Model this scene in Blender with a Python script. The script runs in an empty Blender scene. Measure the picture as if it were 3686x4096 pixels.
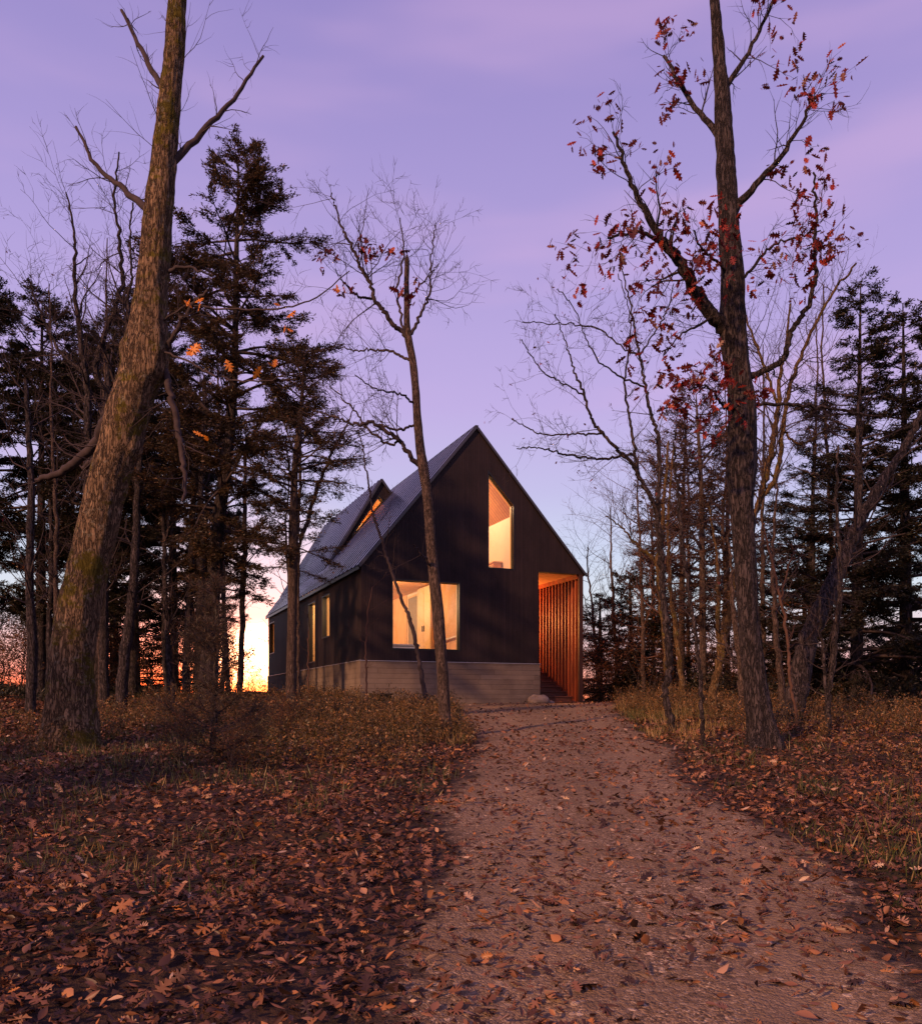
import bpy, math, random
import numpy as np
from mathutils import Vector, Matrix
from mathutils.geometry import tessellate_polygon

# ------------------------------------------------------------------ camera, sky, sun
scene = bpy.context.scene
COL = scene.collection
EYE = 1.6
F_D, CX_D, HZ_D = 1670.4, 910.0, 1390.0      # focal length, centre and horizon in 1820-px wide picture units

cam_data = bpy.data.cameras.new("camera")
cam = bpy.data.objects.new("camera", cam_data)
COL.objects.link(cam)
scene.camera = cam
cam.location = (0, 0, EYE)
cam.rotation_euler = (math.radians(90), 0, 0)
cam_data.sensor_fit = 'HORIZONTAL'
cam_data.sensor_width = 36.0
cam_data.lens = 36.0 * 3383.0 / 3686.0
cam_data.shift_y = (2815.0 - 2048.0) / 3686.0
cam_data.clip_start = 0.1
cam_data.clip_end = 6000

SUN_AZ_VEC = Vector((-0.62, -0.78, 0)).normalized()   # low warm light from behind and left of the camera
SUN_EL = math.radians(24)
sd = bpy.data.lights.new("sun", 'SUN')
sd.energy = 5.0
sd.angle = math.radians(3.0)
sd.color = (1.0, 0.52, 0.26)
sun = bpy.data.objects.new("sun", sd)
COL.objects.link(sun)
to_sun = Vector((SUN_AZ_VEC.x * math.cos(SUN_EL), SUN_AZ_VEC.y * math.cos(SUN_EL), math.sin(SUN_EL)))
sun.rotation_euler = to_sun.to_track_quat('Z', 'Y').to_euler()

def lin(c):
    return tuple(((v / 255.0) / 12.92 if v / 255.0 <= 0.04045 else ((v / 255.0 + 0.055) / 1.055) ** 2.4) for v in c) + (1.0,)

world = bpy.data.worlds.new("World")
scene.world = world
world.use_nodes = True
wt = world.node_tree
wt.nodes.clear()
def wn(t, **k):
    n = wt.nodes.new(t)
    for a, b in k.items(): setattr(n, a, b)
    return n
w_out = wn('ShaderNodeOutputWorld'); w_bg = wn('ShaderNodeBackground')
w_tc = wn('ShaderNodeTexCoord'); w_sep = wn('ShaderNodeSeparateXYZ')
wt.links.new(w_tc.outputs['Generated'], w_sep.inputs[0])
ramp = wn('ShaderNodeValToRGB')
wt.links.new(w_sep.outputs['Z'], ramp.inputs[0])
stops = [(0.0, (240, 128, 92)), (0.022, (252, 162, 134)), (0.05, (248, 190, 186)), (0.085, (234, 212, 222)),
         (0.12, (218, 226, 238)), (0.17, (206, 216, 242)), (0.24, (196, 192, 234)), (0.33, (192, 174, 228)),
         (0.48, (174, 158, 217)), (0.66, (150, 136, 200)), (1.0, (118, 106, 176))]
el = ramp.color_ramp.elements
while len(el) > 1: el.remove(el[-1])
el[0].position = stops[0][0]; el[0].color = lin(stops[0][1])
for p_, c_ in stops[1:]:
    e = el.new(p_); e.color = lin(c_)
# afterglow round the spot where the sun has gone down, left of the house
GLOW = Vector((-0.232, 0.972, 0.010)).normalized()
dotn = wn('ShaderNodeVectorMath', operation='DOT_PRODUCT')
nrm = wn('ShaderNodeVectorMath', operation='NORMALIZE')
wt.links.new(w_tc.outputs['Generated'], nrm.inputs[0])
wt.links.new(nrm.outputs[0], dotn.inputs[0]); dotn.inputs[1].default_value = GLOW
def wmap(src, a, b, c, d, interp='SMOOTHERSTEP'):
    m = wn('ShaderNodeMapRange', interpolation_type=interp)
    wt.links.new(src, m.inputs['Value'])
    m.inputs['From Min'].default_value = a; m.inputs['From Max'].default_value = b
    m.inputs['To Min'].default_value = c; m.inputs['To Max'].default_value = d
    return m.outputs['Result']
core = wmap(dotn.outputs['Value'], 0.9955, 0.9998, 0, 1)
wide = wmap(dotn.outputs['Value'], 0.90, 0.998, 0, 1)
low = wmap(w_sep.outputs['Z'], 0.0, 0.11, 1, 0)
def wmath(op, a, b):
    m = wn('ShaderNodeMath', operation=op)
    for i, v in enumerate((a, b)):
        if isinstance(v, (int, float)): m.inputs[i].default_value = v
        else: wt.links.new(v, m.inputs[i])
    return m.outputs[0]
def wadd(col_a, fac, colour):
    m = wn('ShaderNodeMix', data_type='RGBA', blend_type='ADD')
    wt.links.new(fac, m.inputs[0]); wt.links.new(col_a, m.inputs[6]); m.inputs[7].default_value = colour
    m.clamp_factor = False
    return m.outputs[2]
sky_t = wn('ShaderNodeTexSky')
sky_t.sky_type = 'NISHITA'; sky_t.sun_disc = False
sky_t.sun_elevation = math.radians(2.0)
sky_t.sun_rotation = math.atan2(GLOW.x, GLOW.y)
hue = wn('ShaderNodeMix', data_type='RGBA', blend_type='ADD')
hue.inputs[0].default_value = 0.006
wt.links.new(ramp.outputs[0], hue.inputs[6]); wt.links.new(sky_t.outputs[0], hue.inputs[7])
col = hue.outputs[2]
ns = wn('ShaderNodeTexNoise'); ns.inputs['Scale'].default_value = 2.2; ns.inputs['Detail'].default_value = 3
mp = wn('ShaderNodeMapping'); mp.inputs['Scale'].default_value = (1, 1, 5)
mp.inputs['Rotation'].default_value = (0.25, 0.3, 0)
wt.links.new(w_tc.outputs['Generated'], mp.inputs[0]); wt.links.new(mp.outputs[0], ns.inputs[0])
cloud = wmap(ns.outputs[0], 0.42, 0.75, 0, 0.34)
cm = wn('ShaderNodeMix', data_type='RGBA'); wt.links.new(cloud, cm.inputs[0]); wt.links.new(col, cm.inputs[6])
cm.inputs[7].default_value = lin((226, 184, 226)); col = cm.outputs[2]
col = wadd(col, wmath('MULTIPLY', low, wide), (1.0, 0.20, 0.02, 1))
ring = wmap(dotn.outputs['Value'], 0.968, 0.9965, 0, 1)
col = wadd(col, wmath('MULTIPLY', ring, wmap(w_sep.outputs['Z'], 0.02, 0.16, 1, 0.15)), (3.4, 0.62, 0.07, 1))
col = wadd(col, core, (9.0, 4.2, 2.0, 1))
redden = wn('ShaderNodeMix', data_type='RGBA', blend_type='MULTIPLY')
wt.links.new(wmath('MULTIPLY', wmap(w_sep.outputs['Z'], 0.0, 0.065, 1, 0), wide), redden.inputs[0]); wt.links.new(col, redden.inputs[6]); redden.inputs[7].default_value = (1.0, 0.42, 0.16, 1)
col = redden.outputs[2]
wt.links.new(col, w_bg.inputs['Color'])
w_bg.inputs['Strength'].default_value = 1.0
wt.links.new(w_bg.outputs[0], w_out.inputs[0])

scene.view_settings.view_transform = 'Standard'
scene.view_settings.look = 'None'
scene.view_settings.exposure = 0.0
scene.view_settings.gamma = 1.0
scene.view_settings.use_curve_mapping = False
scene.cycles.max_bounces = 6
scene.cycles.transparent_max_bounces = 10
scene.cycles.use_denoising = True
scene.cycles.filter_width = 1.5
scene.cycles.sample_clamp_indirect = 6

# ------------------------------------------------------------------ helpers
def tag(o, label=None, cat=None, group=None, kind=None):
    if label: o["label"] = label
    if cat: o["category"] = cat
    if group: o["group"] = group
    if kind: o["kind"] = kind
    return o

def empty(name, loc=(0, 0, 0), rz=0.0):
    o = bpy.data.objects.new(name, None)
    o.empty_display_size = 0.3
    COL.objects.link(o); o.location = loc; o.rotation_euler = (0, 0, rz)
    return o

def link_mesh(name, me, mat, parent=None):
    o = bpy.data.objects.new(name, me)
    COL.objects.link(o)
    if mat is not None and not me.materials: me.materials.append(mat)
    if parent is not None: o.parent = parent
    return o

class MB:
    """collects faces and links them as one mesh object"""
    def __init__(s): s.v = []; s.f = []
    def add(s, vs, fs):
        b = len(s.v); s.v.extend([tuple(x) for x in vs]); s.f.extend([tuple(b + i for i in f) for f in fs])
    def box(s, x0, x1, y0, y1, z0, z1):
        s.add([(x0, y0, z0), (x1, y0, z0), (x1, y1, z0), (x0, y1, z0), (x0, y0, z1), (x1, y0, z1), (x1, y1, z1), (x0, y1, z1)],
              [(0, 3, 2, 1), (4, 5, 6, 7), (0, 1, 5, 4), (1, 2, 6, 5), (2, 3, 7, 6), (3, 0, 4, 7)])
    def prism(s, poly, z0, z1):
        n = len(poly)
        s.add([(p[0], p[1], z0) for p in poly] + [(p[0], p[1], z1) for p in poly],
              [tuple(range(n))[::-1], tuple(range(n, 2 * n))] + [(i, (i + 1) % n, n + (i + 1) % n, n + i) for i in range(n)])
    def bar(s, a, b, wdt, hgt, up=(0, 0, 1)):
        a = Vector(a); b = Vector(b); d = (b - a).normalized(); u = Vector(up)
        x = d.cross(u).normalized(); y = x.cross(d).normalized()
        vs = []
        for p in (a, b):
            for i, j in ((-1, -1), (1, -1), (1, 1), (-1, 1)):
                vs.append(p + x * (i * wdt / 2) + y * (j * hgt / 2))
        s.add(vs, [(0, 1, 2, 3), (7, 6, 5, 4), (0, 4, 5, 1), (1, 5, 6, 2), (2, 6, 7, 3), (3, 7, 4, 0)])
    def build(s, name, mat, parent=None, bevel=0):
        me = bpy.data.meshes.new(name); me.from_pydata(s.v, [], s.f); me.update()
        o = link_mesh(name, me, mat, parent)
        if bevel:
            m = o.modifiers.new("bevel", 'BEVEL'); m.width = bevel; m.segments = 2; m.limit_method = 'ANGLE'
        return o

def np_mesh(name, V, Q, mat, parent=None, smooth=False, n=4):
    """V (N,3), Q (M,n) -> object, built fast"""
    V = np.asarray(V, dtype=np.float32); Q = np.asarray(Q, dtype=np.int32)
    me = bpy.data.meshes.new(name)
    me.vertices.add(len(V)); me.vertices.foreach_set("co", V.ravel())
    me.loops.add(Q.size); me.loops.foreach_set("vertex_index", Q.ravel())
    me.polygons.add(len(Q))
    me.polygons.foreach_set("loop_start", np.arange(0, Q.size, n, dtype=np.int32))
    me.polygons.foreach_set("loop_total", np.full(len(Q), n, dtype=np.int32))
    if smooth: me.polygons.foreach_set("use_smooth", np.ones(len(Q), dtype=bool))
    me.update(calc_edges=True)
    return link_mesh(name, me, mat, parent)

def hash3(ix, iy, iz, seed=0):
    h = (ix.astype(np.int64) * 374761393 + iy.astype(np.int64) * 668265263 + iz.astype(np.int64) * 2147483647 + seed * 974711) & 0xffffffff
    h = ((h ^ (h >> 13)) * 1274126177) & 0xffffffff
    return ((h ^ (h >> 16)) & 0xffff) / 65535.0
def vnoise(x, y, z, seed=0):
    x, y, z = np.broadcast_arrays(np.asarray(x, float), np.asarray(y, float), np.asarray(z, float))
    ix, iy, iz = np.floor(x), np.floor(y), np.floor(z)
    fx, fy, fz = x - ix, y - iy, z - iz
    fx = fx * fx * (3 - 2 * fx); fy = fy * fy * (3 - 2 * fy); fz = fz * fz * (3 - 2 * fz)
    r = 0
    for a in (0, 1):
        for b in (0, 1):
            for c in (0, 1):
                r = r + hash3(ix + a, iy + b, iz + c, seed) * (fx if a else 1 - fx) * (fy if b else 1 - fy) * (fz if c else 1 - fz)
    return r * 2 - 1
def sstep(a, b, x):
    t = np.clip((np.asarray(x, float) - a) / (b - a), 0, 1); return t * t * (3 - 2 * t)

# ------------------------------------------------------------------ materials
def mat_new(name):
    m = bpy.data.materials.new(name); m.use_nodes = True
    nt = m.node_tree; nt.nodes.clear()
    out = nt.nodes.new('ShaderNodeOutputMaterial')
    return m, nt, out
def N(nt, t, **k):
    n = nt.nodes.new(t)
    for a, b in k.items(): setattr(n, a, b)
    return n
def noise(nt, vec, scale, detail=4, rough=0.6):
    n = N(nt, 'ShaderNodeTexNoise'); n.inputs['Scale'].default_value = scale
    n.inputs['Detail'].default_value = detail; n.inputs['Roughness'].default_value = rough
    if vec is not None: nt.links.new(vec, n.inputs['Vector'])
    return n.outputs[0]
def cramp(nt, src, stops, interp='LINEAR'):
    r = N(nt, 'ShaderNodeValToRGB'); r.color_ramp.interpolation = interp
    nt.links.new(src, r.inputs[0]); e = r.color_ramp.elements
    while len(e) > 1: e.remove(e[-1])
    e[0].position = stops[0][0]; e[0].color = tuple(stops[0][1]) + (1,)
    for p, c in stops[1:]:
        q = e.new(p); q.color = tuple(c) + (1,)
    return r.outputs[0]
def mapping(nt, src, scale=(1, 1, 1), rot=(0, 0, 0)):
    m = N(nt, 'ShaderNodeMapping'); m.inputs['Scale'].default_value = scale; m.inputs['Rotation'].default_value = rot
    nt.links.new(src, m.inputs[0]); return m.outputs[0]
def bump(nt, h, dist, strength=1.0):
    b = N(nt, 'ShaderNodeBump'); b.inputs['Distance'].default_value = dist; b.inputs['Strength'].default_value = strength
    nt.links.new(h, b.inputs['Height']); return b.outputs[0]
def mixc(nt, fac, a, b, mode='MIX'):
    m = N(nt, 'ShaderNodeMix', data_type='RGBA', blend_type=mode)
    for sock, v in ((m.inputs[0], fac), (m.inputs[6], a), (m.inputs[7], b)):
        if isinstance(v, (int, float)): sock.default_value = v
        elif isinstance(v, tuple): sock.default_value = v if len(v) == 4 else v + (1,)
        else: nt.links.new(v, sock)
    return m.outputs[2]
def mth(nt, op, a, b=0.0):
    m = N(nt, 'ShaderNodeMath', operation=op)
    for i, v in enumerate((a, b)):
        if isinstance(v, (int, float)): m.inputs[i].default_value = v
        else: nt.links.new(v, m.inputs[i])
    return m.outputs[0]
def principled(nt, out, colour, rough=0.8, metal=0.0, normal=None, spec=0.3):
    p = N(nt, 'ShaderNodeBsdfPrincipled')
    if isinstance(colour, tuple): p.inputs['Base Color'].default_value = colour + (1,)
    else: nt.links.new(colour, p.inputs['Base Color'])
    if isinstance(rough, (int, float)): p.inputs['Roughness'].default_value = rough
    else: nt.links.new(rough, p.inputs['Roughness'])
    p.inputs['Metallic'].default_value = metal
    p.inputs['Specular IOR Level'].default_value = spec
    if normal is not None: nt.links.new(normal, p.inputs['Normal'])
    nt.links.new(p.outputs[0], out.inputs[0])
    return p
def objco(nt):
    return N(nt, 'ShaderNodeTexCoord').outputs['Object']

def mat_plain(name, colour, rough=0.7, metal=0.0, spec=0.3, var=0.15, scale=6):
    m, nt, out = mat_new(name); co = objco(nt)
    n = noise(nt, co, scale, 5)
    c = cramp(nt, n, [(0.3, tuple(v * (1 - var) for v in colour)), (0.7, tuple(v * (1 + var) for v in colour))])
    principled(nt, out, c, rough, metal, bump(nt, noise(nt, co, scale * 12, 3), 0.002), spec)
    return m

def mat_siding():
    m, nt, out = mat_new("dark_stained_boards"); co = objco(nt)
    sep = N(nt, 'ShaderNodeSeparateXYZ'); nt.links.new(co, sep.inputs[0])
    a = mth(nt, 'ADD', sep.outputs[0], sep.outputs[1])
    a = mth(nt, 'MULTIPLY', a, 1 / 0.075)
    fr = mth(nt, 'FRACT', a); idx = mth(nt, 'FLOOR', a)
    wn_ = N(nt, 'ShaderNodeTexWhiteNoise', noise_dimensions='1D'); nt.links.new(idx, wn_.inputs['W'])
    grain = noise(nt, mapping(nt, co, (14, 14, 0.8)), 2.0, 6, 0.65)
    c = cramp(nt, wn_.outputs[0], [(0, (0.012, 0.008, 0.011)), (1, (0.022, 0.014, 0.017))])
    c = mixc(nt, mth(nt, 'MULTIPLY', grain, 0.6), c, (0.036, 0.022, 0.025))
    wear = cramp(nt, noise(nt, mapping(nt, co, (1, 1, 0.35)), 0.9, 6, 0.7), [(0.35, (0.55, 0.55, 0.55)), (0.70, (1.35, 1.30, 1.25))])
    c = mixc(nt, 1.0, c, wear, 'MULTIPLY')
    groove = mth(nt, 'GREATER_THAN', fr, 0.86)
    c = mixc(nt, mth(nt, 'MULTIPLY', groove, 0.6), c, (0.006, 0.004, 0.005))
    h = mth(nt, 'SUBTRACT', mth(nt, 'MULTIPLY', grain, 0.3), groove)
    principled(nt, out, c, 0.68, 0, bump(nt, h, 0.012), 0.2)
    return m
def mat_concrete():
    m, nt, out = mat_new("board_formed_concrete"); co = objco(nt)
    sep = N(nt, 'ShaderNodeSeparateXYZ'); nt.links.new(co, sep.inputs[0])
    a = mth(nt, 'ADD', sep.outputs[0], sep.outputs[1])
    row = mth(nt, 'FLOOR', mth(nt, 'DIVIDE', sep.outputs[2], 0.152))
    rn = N(nt, 'ShaderNodeTexWhiteNoise', noise_dimensions='1D'); nt.links.new(row, rn.inputs['W'])
    sh = mth(nt, 'ADD', mth(nt, 'DIVIDE', a, 1.9), mth(nt, 'MULTIPLY', rn.outputs[0], 7.3))
    cell = mth(nt, 'FLOOR', sh)
    wn2 = N(nt, 'ShaderNodeTexWhiteNoise', noise_dimensions='2D')
    cb = N(nt, 'ShaderNodeCombineXYZ'); nt.links.new(cell, cb.inputs[0]); nt.links.new(row, cb.inputs[1])
    nt.links.new(cb.outputs[0], wn2.inputs['Vector'])
    c = cramp(nt, wn2.outputs[0], [(0, (0.21, 0.18, 0.16)), (0.5, (0.28, 0.245, 0.215)), (1, (0.34, 0.30, 0.265))])
    n = noise(nt, co, 1.6, 6, 0.7)
    c = mixc(nt, 0.55, c, cramp(nt, n, [(0.3, (0.16, 0.13, 0.12)), (0.7, (0.36, 0.32, 0.28))]))
    rf = mth(nt, 'FRACT', mth(nt, 'DIVIDE', sep.outputs[2], 0.152))
    jf = mth(nt, 'FRACT', sh)
    joint = mth(nt, 'MAXIMUM', mth(nt, 'GREATER_THAN', rf, 0.955), mth(nt, 'GREATER_THAN', jf, 0.992))
    c = mixc(nt, mth(nt, 'MULTIPLY', joint, mth(nt, 'MULTIPLY', noise(nt, co, 1.1, 3), 0.6)), c, (0.07, 0.055, 0.05))
    grain = noise(nt, mapping(nt, co, (1.5, 1.5, 30)), 3, 5)
    h = mth(nt, 'ADD', mth(nt, 'SUBTRACT', mth(nt, 'MULTIPLY', grain, 0.25), joint), mth(nt, 'MULTIPLY', wn2.outputs[0], 0.5))
    c = mixc(nt, 1.0, c, (0.57, 0.49, 0.46), 'MULTIPLY')
    principled(nt, out, c, 0.85, 0, bump(nt, h, 0.012), 0.25)
    return m
def mat_metal_roof():
    m, nt, out = mat_new("violet_grey_metal_roofing"); co = objco(nt)
    n = noise(nt, co, 0.9, 4)
    c = cramp(nt, n, [(0.3, (0.012, 0.011, 0.016)), (0.7, (0.020, 0.018, 0.025))])
    principled(nt, out, c, 0.14, 0.0, None, 0.38)
    return m
def mat_wood(name, c0, c1, axis=(1, 1, 14), rough=0.55, plank=None, paxis=0):
    m, nt, out = mat_new(name); co = objco(nt)
    g = noise(nt, mapping(nt, co, axis), 2.2, 3, 0.5)
    c = cramp(nt, g, [(0.3, c0), (0.72, c1)])
    nrmv = bump(nt, g, 0.0006)
    if plank:
        sep = N(nt, 'ShaderNodeSeparateXYZ'); nt.links.new(co, sep.inputs[0])
        a = mth(nt, 'DIVIDE', sep.outputs[paxis], plank)
        fr = mth(nt, 'FRACT', a); gr = mth(nt, 'GREATER_THAN', fr, 0.8)
        w = N(nt, 'ShaderNodeTexWhiteNoise', noise_dimensions='1D'); nt.links.new(mth(nt, 'FLOOR', a), w.inputs['W'])
        c = mixc(nt, mth(nt, 'MULTIPLY', w.outputs[0], 0.35), c, tuple(v * 0.5 for v in c0))
        c = mixc(nt, mth(nt, 'MULTIPLY', gr, 0.7), c, tuple(v * 0.35 for v in c0))
    principled(nt, out, c, rough, 0, nrmv, 0.3)
    return m
def mat_bark(name, c0, c1, scale=1.0, moss=0.0, depth=0.02):
    m, nt, out = mat_new(name); co = objco(nt)
    st = mapping(nt, co, (7 * scale, 7 * scale, 1.3 * scale))
    n1 = noise(nt, st, 2.2, 6, 0.65)
    rn = N(nt, 'ShaderNodeTexNoise'); rn.inputs['Scale'].default_value = 3.0; rn.inputs['Detail'].default_value = 5
    rn.inputs['Roughness'].default_value = 0.62; rn.inputs['Distortion'].default_value = 0.9
    nt.links.new(st, rn.inputs['Vector'])
    rg = mth(nt, 'ABSOLUTE', mth(nt, 'SUBTRACT', rn.outputs[0], 0.5))
    crack = cramp(nt, rg, [(0.0, (0, 0, 0)), (0.05, (0.8, 0.8, 0.8)), (0.09, (1, 1, 1))])
    c = cramp(nt, n1, [(0.28, c0), (0.7, c1)])
    c = mixc(nt, mth(nt, 'SUBTRACT', 1.0, crack), c, tuple(x * 0.35 for x in c0))
    if moss > 0:
        mn = cramp(nt, noise(nt, co, 1.9, 6, 0.75), [(0.60 - moss * 0.2, (0, 0, 0)), (0.66 - moss * 0.2, (1, 1, 1))])
        c = mixc(nt, mn, c, (0.10, 0.075, 0.012))
        li = cramp(nt, noise(nt, co, 7.5, 5, 0.7), [(0.58, (0, 0, 0)), (0.64, (1, 1, 1))])
        c = mixc(nt, mth(nt, 'MULTIPLY', li, 0.6), c, (0.23, 0.20, 0.15))
    h = mth(nt, 'ADD', mth(nt, 'MULTIPLY', crack, 1.0), mth(nt, 'MULTIPLY', n1, 0.8))
    principled(nt, out, c, 0.9, 0, bump(nt, h, depth), 0.15)
    return m
def mat_leaf(name, stops, trans=0.35, rough=0.6):
    m, nt, out = mat_new(name)
    g = N(nt, 'ShaderNodeNewGeometry')
    c = cramp(nt, g.outputs['Random Per Island'], stops)
    d = N(nt, 'ShaderNodeBsdfDiffuse'); t = N(nt, 'ShaderNodeBsdfTranslucent'); mx = N(nt, 'ShaderNodeMixShader')
    nt.links.new(c, d.inputs[0]); nt.links.new(c, t.inputs[0]); mx.inputs[0].default_value = trans
    nt.links.new(d.outputs[0], mx.inputs[1]); nt.links.new(t.outputs[0], mx.inputs[2])
    gl = N(nt, 'ShaderNodeBsdfGlossy'); gl.inputs['Roughness'].default_value = 0.45
    m2 = N(nt, 'ShaderNodeMixShader'); m2.inputs[0].default_value = 0.03
    nt.links.new(mx.outputs[0], m2.inputs[1]); nt.links.new(gl.outputs[0], m2.inputs[2])
    nt.links.new(m2.outputs[0], out.inputs[0])
    return m
def mat_glass():
    m, nt, out = mat_new("window_glass")
    tr = N(nt, 'ShaderNodeBsdfTransparent'); tr.inputs[0].default_value = (0.95, 0.95, 0.93, 1)
    gl = N(nt, 'ShaderNodeBsdfGlossy'); gl.inputs['Roughness'].default_value = 0.02
    ge = N(nt, 'ShaderNodeNewGeometry'); dt = N(nt, 'ShaderNodeVectorMath', operation='DOT_PRODUCT')
    nt.links.new(ge.outputs['Incoming'], dt.inputs[0]); nt.links.new(ge.outputs['Normal'], dt.inputs[1])
    sch = mth(nt, 'POWER', mth(nt, 'SUBTRACT', 1.0, mth(nt, 'ABSOLUTE', dt.outputs['Value'])), 5.0)
    fr_ = mth(nt, 'ADD', mth(nt, 'MULTIPLY', sch, 0.92), 0.07)
    mx = N(nt, 'ShaderNodeMixShader'); nt.links.new(fr_, mx.inputs[0])
    nt.links.new(tr.outputs[0], mx.inputs[1]); nt.links.new(gl.outputs[0], mx.inputs[2])
    nt.links.new(mx.outputs[0], out.inputs[0]); return m
def mat_ground():
    m, nt, out = mat_new("forest_floor"); co = objco(nt)
    n = noise(nt, co, 0.5, 6, 0.7); n2 = noise(nt, co, 9, 5, 0.7)
    c = cramp(nt, n2, [(0.3, (0.022, 0.014, 0.012)), (0.55, (0.05, 0.030, 0.022)), (0.75, (0.10, 0.055, 0.038))])
    g = cramp(nt, n, [(0.52, (0, 0, 0)), (0.62, (1, 1, 1))])
    c = mixc(nt, mth(nt, 'MULTIPLY', g, 0.5), c, (0.035, 0.038, 0.012))
    principled(nt, out, c, 0.95, 0, bump(nt, n2, 0.04), 0.1); return m
def mat_path():
    m, nt, out = mat_new("gravel_path_surface"); co = objco(nt)
    def cells(sc_):
        v = N(nt, 'ShaderNodeTexVoronoi'); v.inputs['Scale'].default_value = sc_; v.inputs['Randomness'].default_value = 1.0
        w = N(nt, 'ShaderNodeVectorMath', operation='ADD'); nt.links.new(co, w.inputs[0])
        nz = N(nt, 'ShaderNodeTexNoise'); nz.inputs['Scale'].default_value = sc_ * 0.4; nt.links.new(co, nz.inputs['Vector'])
        sc2 = N(nt, 'ShaderNodeVectorMath', operation='SCALE'); nt.links.new(nz.outputs['Color'], sc2.inputs[0]); sc2.inputs['Scale'].default_value = 1.2 / sc_
        nt.links.new(sc2.outputs[0], w.inputs[1]); nt.links.new(w.outputs[0], v.inputs['Vector'])
        sv = N(nt, 'ShaderNodeSeparateColor'); nt.links.new(v.outputs['Color'], sv.inputs[0]); return sv.outputs[0], v.outputs['Distance']
    a, ad = cells(34); b, bd = cells(95)
    base = [(0.0, (0.07, 0.042, 0.026)), (0.5, (0.19, 0.118, 0.072)), (0.9, (0.31, 0.205, 0.135)), (1.0, (0.58, 0.43, 0.31))]
    ca = cramp(nt, a, base); cb = cramp(nt, b, base)
    pick = cramp(nt, noise(nt, co, 5, 5, 0.7), [(0.50, (0, 0, 0)), (0.56, (1, 1, 1))])
    c = mixc(nt, pick, cb, ca)
    fines = cramp(nt, noise(nt, co, 1.1, 6, 0.7), [(0.42, (0, 0, 0)), (0.60, (0.75, 0.75, 0.75))])
    c = mixc(nt, fines, c, cramp(nt, noise(nt, co, 60, 3), [(0.3, (0.12, 0.074, 0.045)), (0.7, (0.21, 0.135, 0.085))]))
    at = N(nt, 'ShaderNodeAttribute'); at.attribute_name = "rut"
    c = mixc(nt, mth(nt, 'MULTIPLY', at.outputs['Fac'], 0.4), c, (0.29, 0.19, 0.125))
    ae = N(nt, 'ShaderNodeAttribute'); ae.attribute_name = "verge"
    e = mth(nt, 'ADD', ae.outputs['Fac'], mth(nt, 'MULTIPLY', mth(nt, 'SUBTRACT', noise(nt, co, 3.0, 6, 0.75), 0.5), 2.2))
    e = cramp(nt, e, [(0.45, (0, 0, 0)), (0.75, (1, 1, 1))])
    c = mixc(nt, e, c, cramp(nt, noise(nt, co, 9, 5, 0.7), [(0.3, (0.022, 0.014, 0.012)), (0.55, (0.05, 0.030, 0.022)), (0.75, (0.10, 0.055, 0.038))]))
    h = mth(nt, 'ADD', mth(nt, 'MULTIPLY', ad, -0.5), mth(nt, 'ADD', mth(nt, 'MULTIPLY', bd, -0.35), mth(nt, 'MULTIPLY', noise(nt, co, 4, 6, 0.7), 1.1)))
    principled(nt, out, c, 0.92, 0, bump(nt, h, 0.022), 0.15); return m

M_SIDING = mat_siding(); M_CONC = mat_concrete(); M_ROOF = mat_metal_roof()
M_FRAME = mat_plain("black_window_metal", (0.012, 0.011, 0.012), 0.4, 0.3, 0.4)
M_TRIM = mat_plain("dark_roof_trim", (0.030, 0.026, 0.034), 0.35, 0.1, 0.5)
M_FLASH = mat_plain("pale_flashing_metal", (0.45, 0.42, 0.46), 0.4, 0.6, 0.4)
M_CEDAR = mat_wood("cedar_slat_wood", (0.10, 0.020, 0.008), (0.28, 0.055, 0.017), (2.5, 2.5, 0.4))
M_CEDAR_C = mat_wood("cedar_ceiling_boards", (0.42, 0.19, 0.075), (0.62, 0.32, 0.14), (2, 12, 10), plank=0.145, paxis=1)
M_STEP = mat_wood("dark_red_stained_treads", (0.075, 0.026, 0.018), (0.14, 0.05, 0.032), (1, 10, 10), 0.6)
M_PLY = mat_wood("warm_plywood_panel", (0.60, 0.36, 0.16), (0.74, 0.47, 0.23), (2, 2, 0.8), 0.5)
M_PLYO = mat_wood("orange_plywood_panel", (0.60, 0.30, 0.11), (0.72, 0.40, 0.17), (2, 2, 0.8), 0.5)
M_WCEIL = mat_wood("wood_slat_ceiling", (0.64, 0.30, 0.10), (0.76, 0.42, 0.17), (10, 1, 1), 0.5, plank=0.085, paxis=1)
M_WHITE = mat_plain("painted_interior_wall", (0.78, 0.70, 0.56), 0.7, 0, 0.3, 0.04)
M_DOOR = mat_plain("taupe_painted_door", (0.30, 0.25, 0.19), 0.5, 0, 0.3, 0.05)
M_PALE = mat_plain("pale_cabinet_front", (0.72, 0.50, 0.27), 0.5, 0, 0.3, 0.04)
M_FLOORW = mat_wood("interior_floor_boards", (0.30, 0.18, 0.09), (0.42, 0.26, 0.14), (1, 10, 10), 0.4, plank=0.16, paxis=0)
M_GLASS = mat_glass()
M_GROUND = mat_ground(); M_PATH = mat_path()
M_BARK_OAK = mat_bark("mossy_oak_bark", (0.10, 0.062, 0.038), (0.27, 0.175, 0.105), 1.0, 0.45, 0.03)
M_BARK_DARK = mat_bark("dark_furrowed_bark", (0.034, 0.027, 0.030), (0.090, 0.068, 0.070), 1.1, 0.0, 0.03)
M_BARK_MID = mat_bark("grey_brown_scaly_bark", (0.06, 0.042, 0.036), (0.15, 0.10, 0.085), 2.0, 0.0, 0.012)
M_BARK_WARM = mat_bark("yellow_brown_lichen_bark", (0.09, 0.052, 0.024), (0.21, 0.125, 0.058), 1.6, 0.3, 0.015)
M_TWIG = mat_plain("dark_twig_bark", (0.045, 0.032, 0.034), 0.85, 0, 0.15, 0.3)
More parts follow.
